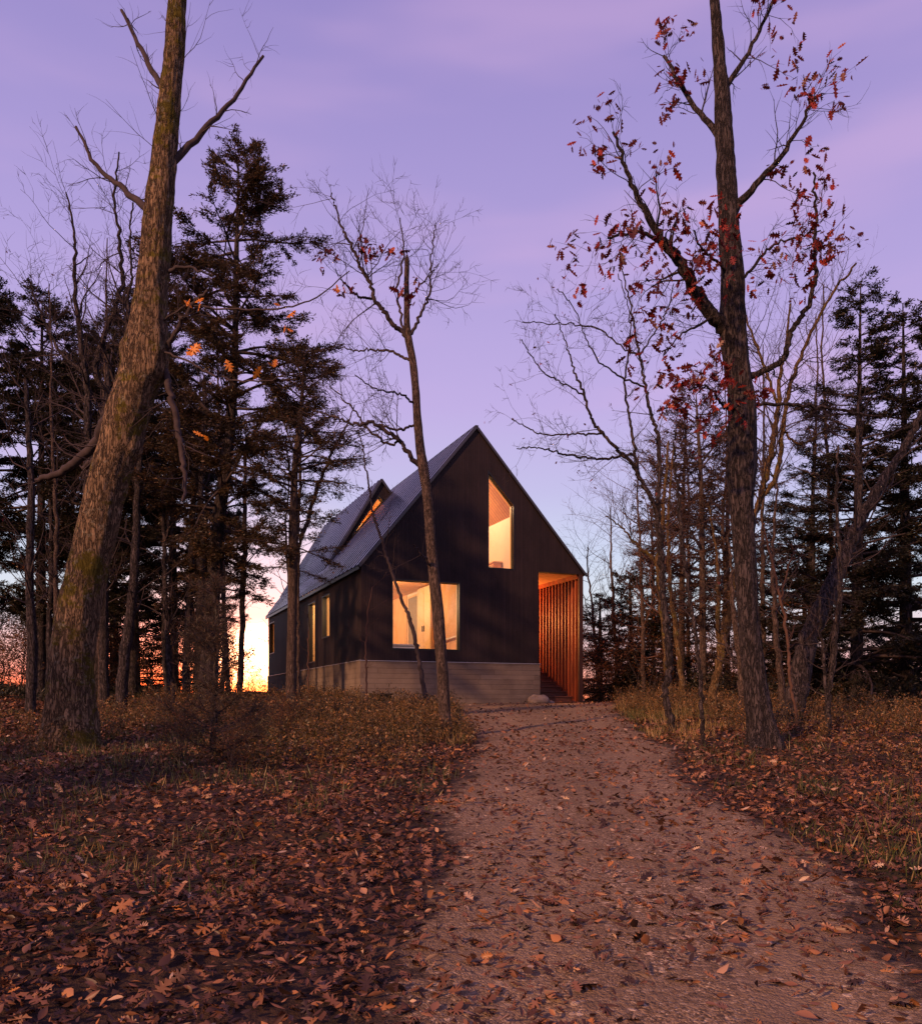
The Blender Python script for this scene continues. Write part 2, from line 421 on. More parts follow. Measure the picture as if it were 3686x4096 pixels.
M_TWIGW = mat_plain("reddish_twig_bark", (0.085, 0.045, 0.035), 0.85, 0, 0.15, 0.3)
M_NEEDLE = mat_leaf("dark_needle_sprays", [(0, (0.016, 0.018, 0.012)), (0.6, (0.032, 0.031, 0.018)), (0.9, (0.05, 0.034, 0.020)), (1, (0.085, 0.042, 0.022))], 0.3)
M_NEEDLEB = mat_leaf("brownish_cedar_sprays", [(0, (0.036, 0.030, 0.018)), (0.6, (0.072, 0.050, 0.027)), (0.9, (0.12, 0.068, 0.034)), (1, (0.18, 0.08, 0.038))], 0.3)
M_PINE = mat_leaf("soft_dark_pine_needles", [(0, (0.022, 0.018, 0.012)), (0.6, (0.050, 0.036, 0.022)), (1, (0.13, 0.062, 0.034))], 0.3)
M_PINKPINE = mat_leaf("pinkish_brown_pine_needles", [(0, (0.05, 0.032, 0.024)), (0.6, (0.11, 0.062, 0.042)), (1, (0.22, 0.11, 0.07))], 0.4)
M_STRAW = mat_leaf("tall_straw_grass", [(0, (0.14, 0.08, 0.025)), (0.6, (0.32, 0.19, 0.065)), (1, (0.55, 0.36, 0.14))], 0.35)
M_RED = mat_leaf("dark_red_oak_leaves", [(0, (0.07, 0.012, 0.012)), (0.6, (0.15, 0.018, 0.014)), (0.9, (0.32, 0.03, 0.02)), (1, (0.50, 0.07, 0.03))], 0.4)
M_ORANGE = mat_leaf("orange_oak_leaves", [(0, (0.55, 0.13, 0.02)), (0.6, (0.75, 0.24, 0.02)), (1, (0.85, 0.36, 0.03))], 0.45)
M_LITTER = mat_leaf("fallen_leaf_litter", [(0, (0.035, 0.018, 0.014)), (0.3, (0.085, 0.036, 0.022)), (0.6, (0.16, 0.066, 0.038)), (0.82, (0.24, 0.11, 0.065)), (0.95, (0.36, 0.14, 0.045)), (1, (0.44, 0.31, 0.23))], 0.12)
M_GRASS = mat_leaf("straw_and_green_grass", [(0, (0.03, 0.042, 0.010)), (0.5, (0.075, 0.085, 0.020)), (0.8, (0.17, 0.12, 0.04)), (1, (0.32, 0.20, 0.08))], 0.35)
M_WEED = mat_leaf("brown_autumn_weeds", [(0, (0.04, 0.034, 0.012)), (0.5, (0.11, 0.066, 0.024)), (0.8, (0.20, 0.10, 0.038)), (1, (0.36, 0.17, 0.06))], 0.3)
M_STONE = mat_plain("pinkish_boulder_stone", (0.24, 0.175, 0.145), 0.9, 0, 0.2, 0.35, 5)
M_DARKSTONE = mat_plain("dark_mossy_block", (0.035, 0.03, 0.02), 0.95, 0, 0.1, 0.4, 7)

# ------------------------------------------------------------------ terrain
def path_mask(x, y):
    x = np.asarray(x, float); y = np.asarray(y, float)
    wob = 0.30 * vnoise(0, y * 0.45, 0, 5) + 0.12 * vnoise(3, y * 1.8, 0, 6)
    wob2 = 0.30 * vnoise(9, y * 0.45, 0, 7) + 0.12 * vnoise(13, y * 1.8, 0, 8)
    left = np.interp(y, [-6, 4, 11, 16, 22, 25, 27], [-0.6, -0.35, 0.0, 0.15, -0.2, -1.0, -1.6]) + wob
    right = np.interp(y, [-6, 4, 11, 16, 22, 25, 27, 29], [2.3, 2.5, 3.1, 3.5, 4.3, 4.8, 5.2, 5.3]) + wob2
    return left, right
def G(x, y):
    x = np.asarray(x, float); y = np.asarray(y, float)
    base = np.interp(y, [-40, 0, 20, 24, 27, 46, 60, 120, 3000], [-0.6, 0.0, 1.25, 1.50, 1.60, 1.62, 1.2, -5.0, -9.0])
    lift = 0.40 * sstep(25, 38, y) * sstep(-2.0, -6.5, x) * sstep(60, 46, y)
    le, ri = path_mask(x, y)
    off = np.clip(np.maximum(le - x, x - ri), 0, 1.0)
    off = off * sstep(70, 50, np.hypot(x, y) * 1.0)
    rough = (0.11 * vnoise(x * 0.45, y * 0.45, 0, 1) + 0.05 * vnoise(x * 1.3, y * 1.3, 0, 2) + 0.02 * vnoise(x * 4, y * 4, 0, 3)) * off
    edge = 0.07 * off
    # the foot of the house stays a little below the foundation line
    return base + lift + rough + edge
def Gs(x, y): return float(G(np.array([x]), np.array([y]))[0])

def terrain():
    xs = np.unique(np.concatenate([np.linspace(-2500, -60, 14), np.linspace(-60, -16, 34), np.linspace(-16, 16, 230), np.linspace(16, 60, 34), np.linspace(60, 2500, 14)]))
    ys = np.unique(np.concatenate([np.linspace(-600, -20, 8), np.linspace(-20, 0, 30), np.linspace(0, 30, 260), np.linspace(30, 60, 70), np.linspace(60, 140, 20), np.linspace(140, 3000, 14)]))
    X, Y = np.meshgrid(xs, ys); Z = G(X, Y)
    n, m_ = X.shape
    V = np.stack([X.ravel(), Y.ravel(), Z.ravel()], 1)
    i = np.arange(n - 1)[:, None] * m_ + np.arange(m_ - 1)[None, :]
    Q = np.stack([i, i + 1, i + m_ + 1, i + m_], -1).reshape(-1, 4)
    o = np_mesh("ground", V, Q, M_GROUND, None, True); tag(o, kind="structure")
    ys = np.linspace(-5, 28.0, 300); le, ri = path_mask(0, ys)
    ys2 = ys[:, None]; t = np.linspace(0, 1, 50)[None, :]
    X = le[:, None] + (ri - le)[:, None] * t; Y = np.repeat(ys2, 50, 1)
    Z = G(X, Y) + 0.022 * np.minimum(1, np.minimum(t, 1 - t) * 14) - 0.008 + 0.010 * vnoise(X * 6, Y * 6, 0, 9) - 0.02 * (np.exp(-((t - 0.27) / 0.09) ** 2) + np.exp(-((t - 0.73) / 0.09) ** 2)) + 0.02
    V = np.stack([X.ravel(), Y.ravel(), Z.ravel()], 1)
    i = np.arange(299)[:, None] * 50 + np.arange(49)[None, :]
    Q = np.stack([i, i + 1, i + 51, i + 50], -1).reshape(-1, 4)
    o = np_mesh("path", V, Q, M_PATH, None, True); tag(o, kind="structure")
    T_ = np.repeat(t, 300, 0); wdt = (ri - le)[:, None]
    for nm, val in (("rut", np.exp(-((T_ - 0.27) / 0.09) ** 2) + np.exp(-((T_ - 0.73) / 0.09) ** 2)), ("verge", np.clip(1 - np.minimum(T_, 1 - T_) * wdt / 0.55, 0, 1))):
        at = o.data.attributes.new(nm, 'FLOAT', 'POINT'); at.data.foreach_set("value", val.astype(np.float32).ravel())
terrain()

# ------------------------------------------------------------------ house (built in its own frame: x along the gable wall, y towards the back, z from eye height)
ANG = math.radians(22.5)
AX, AY = -2.95, 25.0
house = empty("house", (AX, AY, EYE), ANG)
tag(house, "black gabled timber house on a concrete base with glowing windows", "house")
def H2W(s, l, z=0.0):
    return Vector((AX + s * math.cos(ANG) - l * math.sin(ANG), AY + s * math.sin(ANG) + l * math.cos(ANG), z + EYE))

def wall_mb(outer, holes, fn, thick):
    """outer/holes 2-D loops, fn(a, b, depth) -> 3-D"""
    loops = [outer] + holes
    flat = [p for lp in loops for p in lp]
    tris = tessellate_polygon([[Vector((p[0], p[1], 0)) for p in lp] for lp in loops])
    mb = MB(); n = len(flat)
    vs = [fn(p[0], p[1], 0) for p in flat] + [fn(p[0], p[1], thick) for p in flat]
    fs = [tuple(t) for t in tris] + [tuple(i + n for i in t[::-1]) for t in tris]
    b = 0
    for lp in loops:
        k = len(lp)
        for i in range(k): fs.append((b + i, b + (i + 1) % k, n + b + (i + 1) % k, n + b + i))
        b += k
    mb.add(vs, fs); return mb
def inset(poly, d):
    n = len(poly); out = []
    area = sum(poly[i][0] * poly[(i + 1) % n][1] - poly[(i + 1) % n][0] * poly[i][1] for i in range(n))
    sg = 1 if area > 0 else -1
    for i in range(n):
        p0, p1, p2 = Vector(poly[i - 1]), Vector(poly[i]), Vector(poly[(i + 1) % n])
        d1 = (p1 - p0).normalized(); d2 = (p2 - p1).normalized()
        n1 = Vector((-d1.y, d1.x)) * sg; n2 = Vector((-d2.y, d2.x)) * sg
        k = (n1 + n2); k = k / max(0.2, k.dot(n1))
        q = p1 + k * d; out.append((q.x, q.y))
    return out
def window(poly, fn, w=0.03, out_d=-0.008, in_d=0.27, pane_d=0.13, parent=house, casing=0.0):
    inn = inset(poly, w); n = len(poly); big = inset(poly, -0.012 - casing)
    root = MB()
    vs = []
    for lp, d in ((big, out_d), (inn, out_d), (inn, pane_d), (big, 0.0 + (-0.002))):
        vs += [fn(p[0], p[1], d) for p in lp]
    fs = []
    for i in range(n):
        j = (i + 1) % n
        fs += [(i, j, n + j, n + i), (n + i, n + j, 2 * n + j, 2 * n + i), (3 * n + i, 3 * n + j, j, i)]
    root.add(vs, fs)
    o = root.build("window", M_FRAME, parent)
    # inner sash lining
    i2 = inset(poly, w + 0.02); sm = MB()
    vs = []
    for lp, d in ((inset(poly, w + 0.004), pane_d - 0.03), (i2, pane_d - 0.03), (i2, pane_d + 0.03)):
        vs += [fn(p[0], p[1], d) for p in lp]
    fs = []
    for i in range(n):
        j = (i + 1) % n
        fs += [(i, j, n + j, n + i), (n + i, n + j, 2 * n + j, 2 * n + i)]
    sm.add(vs, fs); sm.build("window_sash", M_FRAME, o)
    jm = MB(); vs = []
    for lp, d in ((inn, pane_d + 0.031), (inn, in_d), (big, in_d)):
        vs += [fn(p[0], p[1], d) for p in lp]
    jm.add(vs, [f for i in range(n) for f in ((i, (i + 1) % n, n + (i + 1) % n, n + i), (n + i, n + (i + 1) % n, 2 * n + (i + 1) % n, 2 * n + i))])
    jm.build("window_jamb", M_PALE, o)
    p = MB(); p.add([fn(q[0], q[1], pane_d) for q in i2], [tuple(range(n))])
    p.build("pane", M_GLASS, o)
    return o

SL, SR = 3.70, 8.62
front = lambda a, b, d: (a, d, b)
left = lambda a, b, d: (d, a, b)
big = [(0.953, 1.63), (3.166, 1.63), (3.166, 3.75), (0.953, 3.75)]
tall = [(4.11, 4.26), (5.03, 4.26), (5.03, 6.32), (4.11, 7.32)]
outer = [(0, 1.286), (5.9, 1.286), (5.9, 4.26), (7.56, 4.26), (SL, 8.60), (0, 4.10)]
wall_mb(outer, [big, tall], front, 0.25).build("wall", M_SIDING, house)
wl = [[(a, c), (b, c), (b, d), (a, d)] for a, b, c, d in ((3.86, 4.98, 2.28, 3.73), (6.06, 7.20, 1.51, 3.71), (14.3, 15.6, 2.3, 3.72))]
wall_mb([(0.252, 1.286), (15.9, 1.286), (15.9, 4.06), (0.252, 4.06)], wl, left, 0.25).build("wall", M_SIDING, house)
b_ = MB()
b_.add([(0, 15.902, 1.286), (0.858, 17.2, 1.286), (5.9, 17.2, 1.286), (5.9, 17.2, 6.0), (SL, 17.2, 8.6), (3.07, 17.2, 8.8), (0.858, 17.2, 5.1), (0, 15.902, 4.1)],
       [(0, 1, 6, 7), (1, 2, 3, 4, 5, 6)])
b_.build("wall", M_SIDING, house)
b_ = MB(); b_.box(5.75, 5.9, 0.252, 17.19, 1.286, 4.24)
b_.build("wall", M_SIDING, house)
window(big, front); window(tall, front)
for w_ in wl: window(w_, left, 0.03, -0.01, 0.27, 0.13)
# foundation
f_ = MB(); f_.prism([(-0.035, -0.035), (5.935, -0.035), (5.935, 17.2), (0.858, 17.24), (-0.035, 15.94)], -1.4, 1.272)
f_.build("foundation", M_CONC, house)
f_ = MB(); f_.box(-0.06, -0.002, -0.06, 15.95, 1.272, 1.292)
f_.box(-0.002, 5.94, -0.06, -0.002, 1.272, 1.286)
f_.build("flashing", M_FLASH, house)
# roof: corrugated metal sheets with ribs running down the slope
def corrugated(mb, p_lo, p_hi, l0, l1, per=0.48, amp=0.045, clip=None, flip=False):
    n = int((l1 - l0) / per * 8); d = Vector((p_hi[0] - p_lo[0], 0, p_hi[1] - p_lo[1])).normalized()
    nr = Vector((-d.z, 0, d.x))
    if nr.z < 0: nr = -nr
    vs = []
    for i in range(n + 1):
        l = l0 + (l1 - l0) * i / n; ph = (l / per) % 1.0
        h = amp * (1 if ph < 0.38 else (1 - (ph - 0.38) / 0.12 if ph < 0.5 else (0 if ph < 0.88 else (ph - 0.88) / 0.12)))
        lo = p_lo
        if clip and l > 16.1:
            k = min(1, (l - 16.1) / 1.2) ; s_ = p_lo[0] + (clip - p_lo[0]) * k
            lo = (s_, p_lo[1] + (p_hi[1] - p_lo[1]) * (s_ - p_lo[0]) / (p_hi[0] - p_lo[0]))
        for q in (lo, p_hi): vs.append((q[0] + nr.x * (h + 0.02), l, q[1] + nr.z * (h + 0.02)))
    mb.add(vs, [(2 * i, 2 * i + 1, 2 * i + 3, 2 * i + 2) for i in range(n)])
kl = (8.62 - 4.14) / 3.70; kr = (8.62 - 4.25) / (7.62 - 3.70)
r_ = MB()
corrugated(r_, (-0.07, 4.14 - 0.07 * kl), (SL, SR), -0.05, 8.02)
corrugated(r_, (-0.07, 4.14 - 0.07 * kl), (0.90, 4.14 + 0.90 * kl), 8.02, 17.3, clip=0.86)
corrugated(r_, (3.44, 4.14 + 3.44 * kl), (SL, SR), 8.02, 17.3)
corrugated(r_, (7.66, 4.25 - 0.04 * kr), (SL, SR), -0.05, 17.3)
roof = r_.build("roof", M_ROOF, house)
t_ = MB()   # verge, ridge and eave trim
t_.bar((-0.07, -0.06, 4.14 - 0.07 * kl), (SL, -0.06, SR + 0.02), 0.04, 0.07)
t_.bar((7.66, -0.06, 4.25 - 0.04 * kr), (SL, -0.06, SR + 0.02), 0.04, 0.07)
t_.bar((SL, -0.08, SR + 0.045), (SL, 17.3, SR + 0.045), 0.10, 0.03)
t_.bar((-0.085, -0.04, 4.02), (-0.085, 16.1, 4.02), 0.03, 0.10)
t_.build("roof_trim", M_TRIM, roof)
# dormer
dm = MB()
corrugated(dm, (0.84, 5.17), (3.07, 8.88), 7.95, 17.3, clip=None)
dorm = dm.build("dormer", M_ROOF, house)
d2 = MB(); d2.bar((0.82, 7.93, 5.12), (3.08, 7.93, 8.89), 0.04, 0.09); d2.bar((3.07, 7.93, 8.90), (3.50, 7.93, 8.34), 0.04, 0.09)
d2.add([(3.07, 7.95, 8.90), (3.52, 7.95, 8.33), (3.52, 17.3, 8.33), (3.07, 17.3, 8.90)], [(0, 1, 2, 3)])
d2.build("dormer_trim", M_TRIM, dorm)
slit = [(1.93, 6.60), (3.10, 8.02), (2.96, 8.17), (1.93, 6.615)]
dface = lambda a, b, d: (a, 8.0 + d, b)
wall_mb([(0.858, 5.10), (3.50, 8.28), (3.07, 8.85), (0.858, 5.15)], [slit], dface, 0.15).build("dormer_wall", M_SIDING, dorm)
dw = MB()
big_s = inset(slit, -0.05); n4 = len(slit)
vs = []
for lp, d in ((big_s, 0.0), (big_s, -0.16), (inset(slit, 0.0), -0.16), (inset(slit, 0.0), 0.16)):
    vs += [dface(p[0], p[1], d) for p in lp]
fs = []
for i in range(4):
    j = (i + 1) % 4
    for k in range(3): fs.append((k * 4 + i, k * 4 + j, (k + 1) * 4 + j, (k + 1) * 4 + i))
dw.add(vs, fs); dwo = dw.build("dormer_window", M_FRAME, dorm)
# porch: ceiling, beam, slat screen, post, stairs, deck
p_ = MB(); p_.box(5.905, 7.50, 0.02, 17.1, 4.262, 4.30); p_.build("porch_ceiling", M_CEDAR_C, house)
p_ = MB(); p_.box(7.36, 7.50, 0.085, 17.1, 4.12, 4.258); p_.build("porch_beam", M_CEDAR, house)
sc = MB()
def stair_z(l): return -0.10 + min(1.386, max(0, 1.386 * l / 2.9))
for i in range(80):
    l = 0.20 + i * 0.225
    if l > 16.9: break
    z0 = stair_z(l) - 0.02 if l < 2.9 else 1.292
    sc.box(7.38, 7.48, l, l + 0.06, z0, 4.118)
sc.build("slat_screen", M_CEDAR, house)
p_ = MB(); p_.box(7.40, 7.55, 0.0, 0.08, -0.35, 4.255); p_.build("porch_post", mat_wood("dark_brown_post_wood", (0.030, 0.012, 0.009), (0.055, 0.021, 0.015), (10, 10, 1)), house)
st = MB()
nst = 8; rz = 1.386 / nst; run = 2.9 / nst
for i in range(nst):
    z1 = -0.10 + rz * (i + 1); l0 = 0.02 + i * run
    st.box(5.95, 7.36, l0, l0 + run + 0.04, z1 - 0.04, z1)        # tread
    st.box(5.95, 7.36, l0 + 0.035, l0 + 0.06, z1 - rz, z1 - 0.041)    # riser
st.box(7.362, 7.40, 0.16, 0.4, -0.3, 0.05)
st.bar((7.43, 0.02, -0.28), (7.43, 2.96, 1.10), 0.085, 0.36)
st.build("staircase", M_STEP, house, 0.004)
p_ = MB(); p_.box(5.94, 7.50, 2.96, 17.1, 1.20, 1.288); p_.box(7.505, 7.53, 0.16, 17.0, -1.0, -0.15); p_.build("porch_deck", M_STEP, house)
# rooms behind the glass
i_ = MB(); i_.box(0.252, 5.748, 0.27, 15.7, 1.275, 1.34); i_.build("floor", M_FLOORW, house)
i_ = MB(); i_.box(0.252, 5.748, 0.256, 15.7, 4.08, 4.19); i_.build("ceiling", M_PLYO, house)
i_ = MB(); i_.box(3.40, 3.50, 0.256, 2.6, 1.342, 4.078); i_.build("partition", M_PLYO, house)
i_ = MB(); i_.box(3.42, 3.50, 5.9, 9.0, 1.342, 4.078); i_.box(0.26, 5.7, 9.0, 9.12, 1.342, 4.078); i_.build("partition", M_PLY, house)
i_ = MB(); i_.box(3.45, 3.50, 4.20, 5.898, 1.342, 4.078); i_.build("partition", M_WHITE, house)
i_ = MB(); i_.box(3.36, 3.50, 4.02, 4.198, 1.342, 4.078); i_.build("timber_post", M_PLYO, house)
i_ = MB(); i_.box(3.415, 3.449, 4.62, 5.62, 1.342, 3.90); idoor = i_.build("interior_door", M_DOOR, house)
i_ = MB(); i_.box(3.395, 3.449, 4.54, 4.615, 1.342, 3.98); i_.box(3.395, 3.449, 5.625, 5.70, 1.342, 3.98); i_.box(3.395, 3.449, 4.616, 5.624, 3.905, 3.98)
i_.build("door_frame", M_PALE, idoor)
i_ = MB(); i_.box(3.36, 3.414, 4.70, 4.73, 2.34, 2.37); i_.build("door_handle", M_FRAME, idoor)
i_ = MB(); i_.box(5.56, 5.74, 0.27, 12.9, 4.192, 6.28); i_.build("partition", M_WHITE, house)
i_ = MB(); i_.add([(0.98, 12.95, 4.192), (0.98, 12.95, 5.0), (3.05, 12.95, 8.45), (SL, 12.95, 8.2), (5.55, 12.95, 6.2), (5.55, 12.95, 4.192)], [(0, 1, 2, 3, 4, 5)]); i_.build("partition", M_WHITE, house)
uc = MB()
ur = lambda s: 8.38 - kr * (s - SL)
uc.add([(5.74, 0.256, ur(5.74)), (SL, 0.256, ur(SL)), (SL, 12.9, ur(SL)), (5.74, 12.9, ur(5.74))], [(0, 1, 2, 3)])
for k in range(34):     # raised battens of the slatted ceiling
    l = 0.35 + k * 0.17
    uc.add([(5.60, l, ur(5.60) - 0.03), (SL, l, ur(SL) - 0.03), (SL, l + 0.10, ur(SL) - 0.03), (5.60, l + 0.10, ur(5.60) - 0.03)], [(0, 1, 2, 3)])
ul = lambda s: 8.38 - kl * (SL - s)
uc.add([(0.35, 0.256, ul(0.35)), (SL, 0.256, ul(SL)), (SL, 7.9, ul(SL)), (0.35, 7.9, ul(0.35))], [(3, 2, 1, 0)])
uc.add([(0.98, 8.2, 5.02), (3.0, 8.2, 8.42), (3.0, 12.9, 8.42), (0.98, 12.9, 5.02)], [(0, 1, 2, 3)])
uc.add([(3.0, 8.2, 8.44), (SL, 8.2, 8.2), (SL, 12.9, 8.2), (3.0, 12.9, 8.44)], [(0, 1, 2, 3)])
uc.build("sloping_ceiling", M_WCEIL, house)
# handrail on the plywood partition
i_ = MB(); i_.bar((3.33, 0.5, 2.16), (3.33, 2.5, 2.06), 0.04, 0.05); i_.box(3.33, 3.398, 0.7, 0.73, 2.11, 2.14); i_.box(3.33, 3.398, 2.2, 2.23, 2.05, 2.08)
i_.build("handrail", M_WHITE, house)
def house_thing(name, label, cat, s, l, z):
    e = empty(name, H2W(s, l, z), ANG); tag(e, label, cat); return e
e = house_thing("cabinet", "pale tall cabinet with slim dark handles behind the big window", "cabinet", 3.30, 3.30, 1.342)
c_ = MB(); c_.box(-0.12, 0.19, -0.68, 0.68, 0, 2.7); c_.build("carcass", M_PALE, e, 0.006)
for y0 in (-0.66, 0.02):
    d_ = MB(); d_.box(-0.142, -0.122, y0, y0 + 0.64, 0.05, 2.66); dd = d_.build("cabinet_door", M_PALE, e, 0.004)
    hx = y0 + (0.57 if y0 < -0.1 else 0.05)
    d_ = MB(); d_.box(-0.175, -0.143, hx, hx + 0.018, 1.15, 1.35); d_.build("handle", M_FRAME, dd)
e = house_thing("bed", "bed with a pale patterned blanket just inside the big window", "bed", 1.45, 1.3, 1.342)
c_ = MB(); c_.box(-0.75, 0.55, -0.85, 1.0, 0.0, 0.25); c_.build("bed_frame", M_PLY, e, 0.01)
c_ = MB(); c_.box(-0.73, 0.53, -0.83, 0.98, 0.252, 0.42); c_.build("mattress", M_WHITE, e, 0.05)
m_bl, nt, out = mat_new("patterned_blanket"); co = objco(nt)
wv = N(nt, 'ShaderNodeTexWave'); wv.inputs['Scale'].default_value = 9; wv.inputs['Distortion'].default_value = 3; nt.links.new(co, wv.inputs[0])
principled(nt, out, cramp(nt, wv.outputs[1], [(0.3, (0.75, 0.66, 0.5)), (0.7, (0.35, 0.33, 0.3))]), 0.9)
c_ = MB(); c_.box(-0.77, 0.57, -0.86, 0.4, 0.424, 0.49); c_.build("blanket", m_bl, e, 0.03)
e = house_thing("potted_plant", "small green plant on the sill at the right of the big window", "plant", 2.72, 0.62, 1.342)
rng = np.random.default_rng(77)
c_ = MB(); c_.prism([(0.11 * math.cos(a), 0.11 * math.sin(a)) for a in np.linspace(0, 2 * math.pi, 17)[:-1]], 0, 0.26); c_.build("pot", M_PALE, e, 0.01)
V = []; Q = []
for k in range(46):
    a = rng.uniform(0, 6.28); r = rng.uniform(0.10, 0.26); h = 0.30 + rng.uniform(0, 0.18); b = len(V)
    dx, dy = math.cos(a), math.sin(a)
    V += [(0, 0, 0.24), (dx * r * .5 - dy * .03, dy * r * .5 + dx * .03, h), (dx * r, dy * r, h - 0.04), (dx * r * .5 + dy * .03, dy * r * .5 - dx * .03, h)]
    Q.append((b, b + 1, b + 2, b + 3))
np_mesh("foliage", V, Q, mat_leaf("house_plant_leaves", [(0, (0.05, 0.12, 0.03)), (1, (0.10, 0.2, 0.06))]), e)
e = house_thing("low_bookcase", "low wooden case against the upstairs wall in the tall window", "bookcase", 5.38, 2.75, 4.192)
c_ = MB(); c_.box(-0.16, 0.16, -0.75, 0.75, 0, 0.62); c_.build("carcass", M_PLYO, e, 0.006)
c_ = MB(); c_.box(-0.19, 0.17, -0.78, 0.78, 0.622, 0.67); c_.build("top_board", M_PALE, e, 0.006)
c_ = MB(); c_.box(-0.175, -0.161, -0.70, 0.70, 0.08, 0.54); c_.build("drawer_front", M_DOOR, e, 0.004)

# lamps inside the lit rooms and on the porch
def room_lamp(s, l, z, e_w, size, colour, label, point=False):
    r = empty("ceiling_lamp", H2W(s, l, z), ANG); tag(r, label, "lamp")
    ld = bpy.data.lights.new("lamp_light", 'AREA'); ld.energy = e_w; ld.size = size; ld.color = colour; ld.shape = 'DISK'
    if point:
        ld = bpy.data.lights.new("lamp_light", 'POINT'); ld.energy = e_w; ld.shadow_soft_size = 0.12; ld.color = colour
    lo = bpy.data.objects.new("lamp_light", ld); COL.objects.link(lo); lo.parent = r; lo.location = (0, 0, -0.22 if point else -0.06)
    mm, nt, out = mat_new("lit_lamp_diffuser"); em = N(nt, 'ShaderNodeEmission'); em.inputs[0].default_value = colour + (1,); em.inputs[1].default_value = 2.5
    nt.links.new(em.outputs[0], out.inputs[0])
    d = MB(); d.prism([(size / 2 * math.cos(a), size / 2 * math.sin(a)) for a in np.linspace(0, 2 * math.pi, 25)[:-1]], -0.05, -0.012); d.build("diffuser", mm, r)
    d = MB(); d.prism([(size * 0.54 * math.cos(a), size * 0.54 * math.sin(a)) for a in np.linspace(0, 2 * math.pi, 25)[:-1]], -0.011, -0.002); d.build("mounting_plate", M_WHITE, r)
WARM = (1.0, 0.60, 0.30)
room_lamp(1.2, 2.6, 3.85, 225, 0.3, WARM, "round pendant lamp near the window of the ground floor room", True)
room_lamp(1.2, 6.6, 3.85, 240, 0.3, WARM, "round pendant lamp deep in the ground floor room", True)
room_lamp(2.6, 12.5, 4.078, 300, 0.5, (1.0, 0.42, 0.14), "round lamp added in the rear room to imitate sunset reflected in its window")  # added orange lamp, stands in for sunset reflected in the far side window
room_lamp(3.6, 2.6, 7.6, 440, 0.3, (1.0, 0.64, 0.36), "round pendant lamp upstairs near the gable", True)
room_lamp(3.6, 11.0, 6.5, 330, 0.3, (1.0, 0.60, 0.25), "round pendant lamp upstairs behind the dormer", True)
for l_, lab in ((3.3, "small wall light at the head of the porch stairs"), (6.4, "small wall light further along the porch above the deck")):
    r = empty("wall_lamp", H2W(5.902, l_, 3.1), ANG); tag(r, lab, "lamp")
    d = MB(); d.box(0.0, 0.03, -0.05, 0.05, -0.07, 0.07); d.build("back_plate", M_FRAME, r)
    mm, nt, out = mat_new("lit_lamp_globe"); em = N(nt, 'ShaderNodeEmission'); em.inputs[0].default_value = (1, 0.5, 0.2, 1); em.inputs[1].default_value = 4
    nt.links.new(em.outputs[0], out.inputs[0])
    d = MB(); d.box(0.035, 0.075, -0.035, 0.035, -0.06, 0.06); d.build("lamp_shade", mm, r)
    ld = bpy.data.lights.new("lamp_light", 'POINT'); ld.energy = 520; ld.shadow_soft_size = 0.05; ld.color = (1.0, 0.34, 0.09)
    lo = bpy.data.objects.new("lamp_light", ld); COL.objects.link(lo); lo.parent = r; lo.location = (0.20, 0, 0)

# ------------------------------------------------------------------ tree tools
def PX(xd, yd, Y):
    return np.array([(xd - CX_D) / F_D * Y, Y, EYE - (yd - HZ_D) / F_D * Y])

class Tubes:
    def __init__(s): s.V = []; s.Q = []; s.n = 0; s.tips = []
    def tube(s, P, R, k=5):
        P = np.asarray(P, float); R = np.asarray(R, float); m = len(P)
        T = np.gradient(P, axis=0); T /= np.linalg.norm(T, axis=1)[:, None] + 1e-9
        ref = np.array([0.31, 0.17, 0.1]) if abs(T[:, 2]).mean() > 0.8 else np.array([0.05, 0.1, 1.0])
        A = np.cross(T, ref); A /= np.linalg.norm(A, axis=1)[:, None] + 1e-9
        B = np.cross(T, A)
        a = np.linspace(0, 2 * np.pi, k, endpoint=False)
        V = P[:, None, :] + R[:, None, None] * (np.cos(a)[None, :, None] * A[:, None, :] + np.sin(a)[None, :, None] * B[:, None, :])
        i = np.arange(m - 1)[:, None] * k + np.arange(k)[None, :]; j = np.arange(m - 1)[:, None] * k + (np.arange(k)[None, :] + 1) % k
        Q = np.stack([i, j, j + k, i + k], -1).reshape(-1, 4) + s.n
        s.V.append(V.reshape(-1, 3)); s.Q.append(Q); s.n += m * k
    def build(s, name, mat, parent=None, smooth=True, origin=None):
        if not s.V: return None
        V = np.concatenate(s.V); Q = np.concatenate(s.Q)
        if origin is not None: V = V - np.asarray(origin)
        return np_mesh(name, V, Q, mat, parent, smooth)

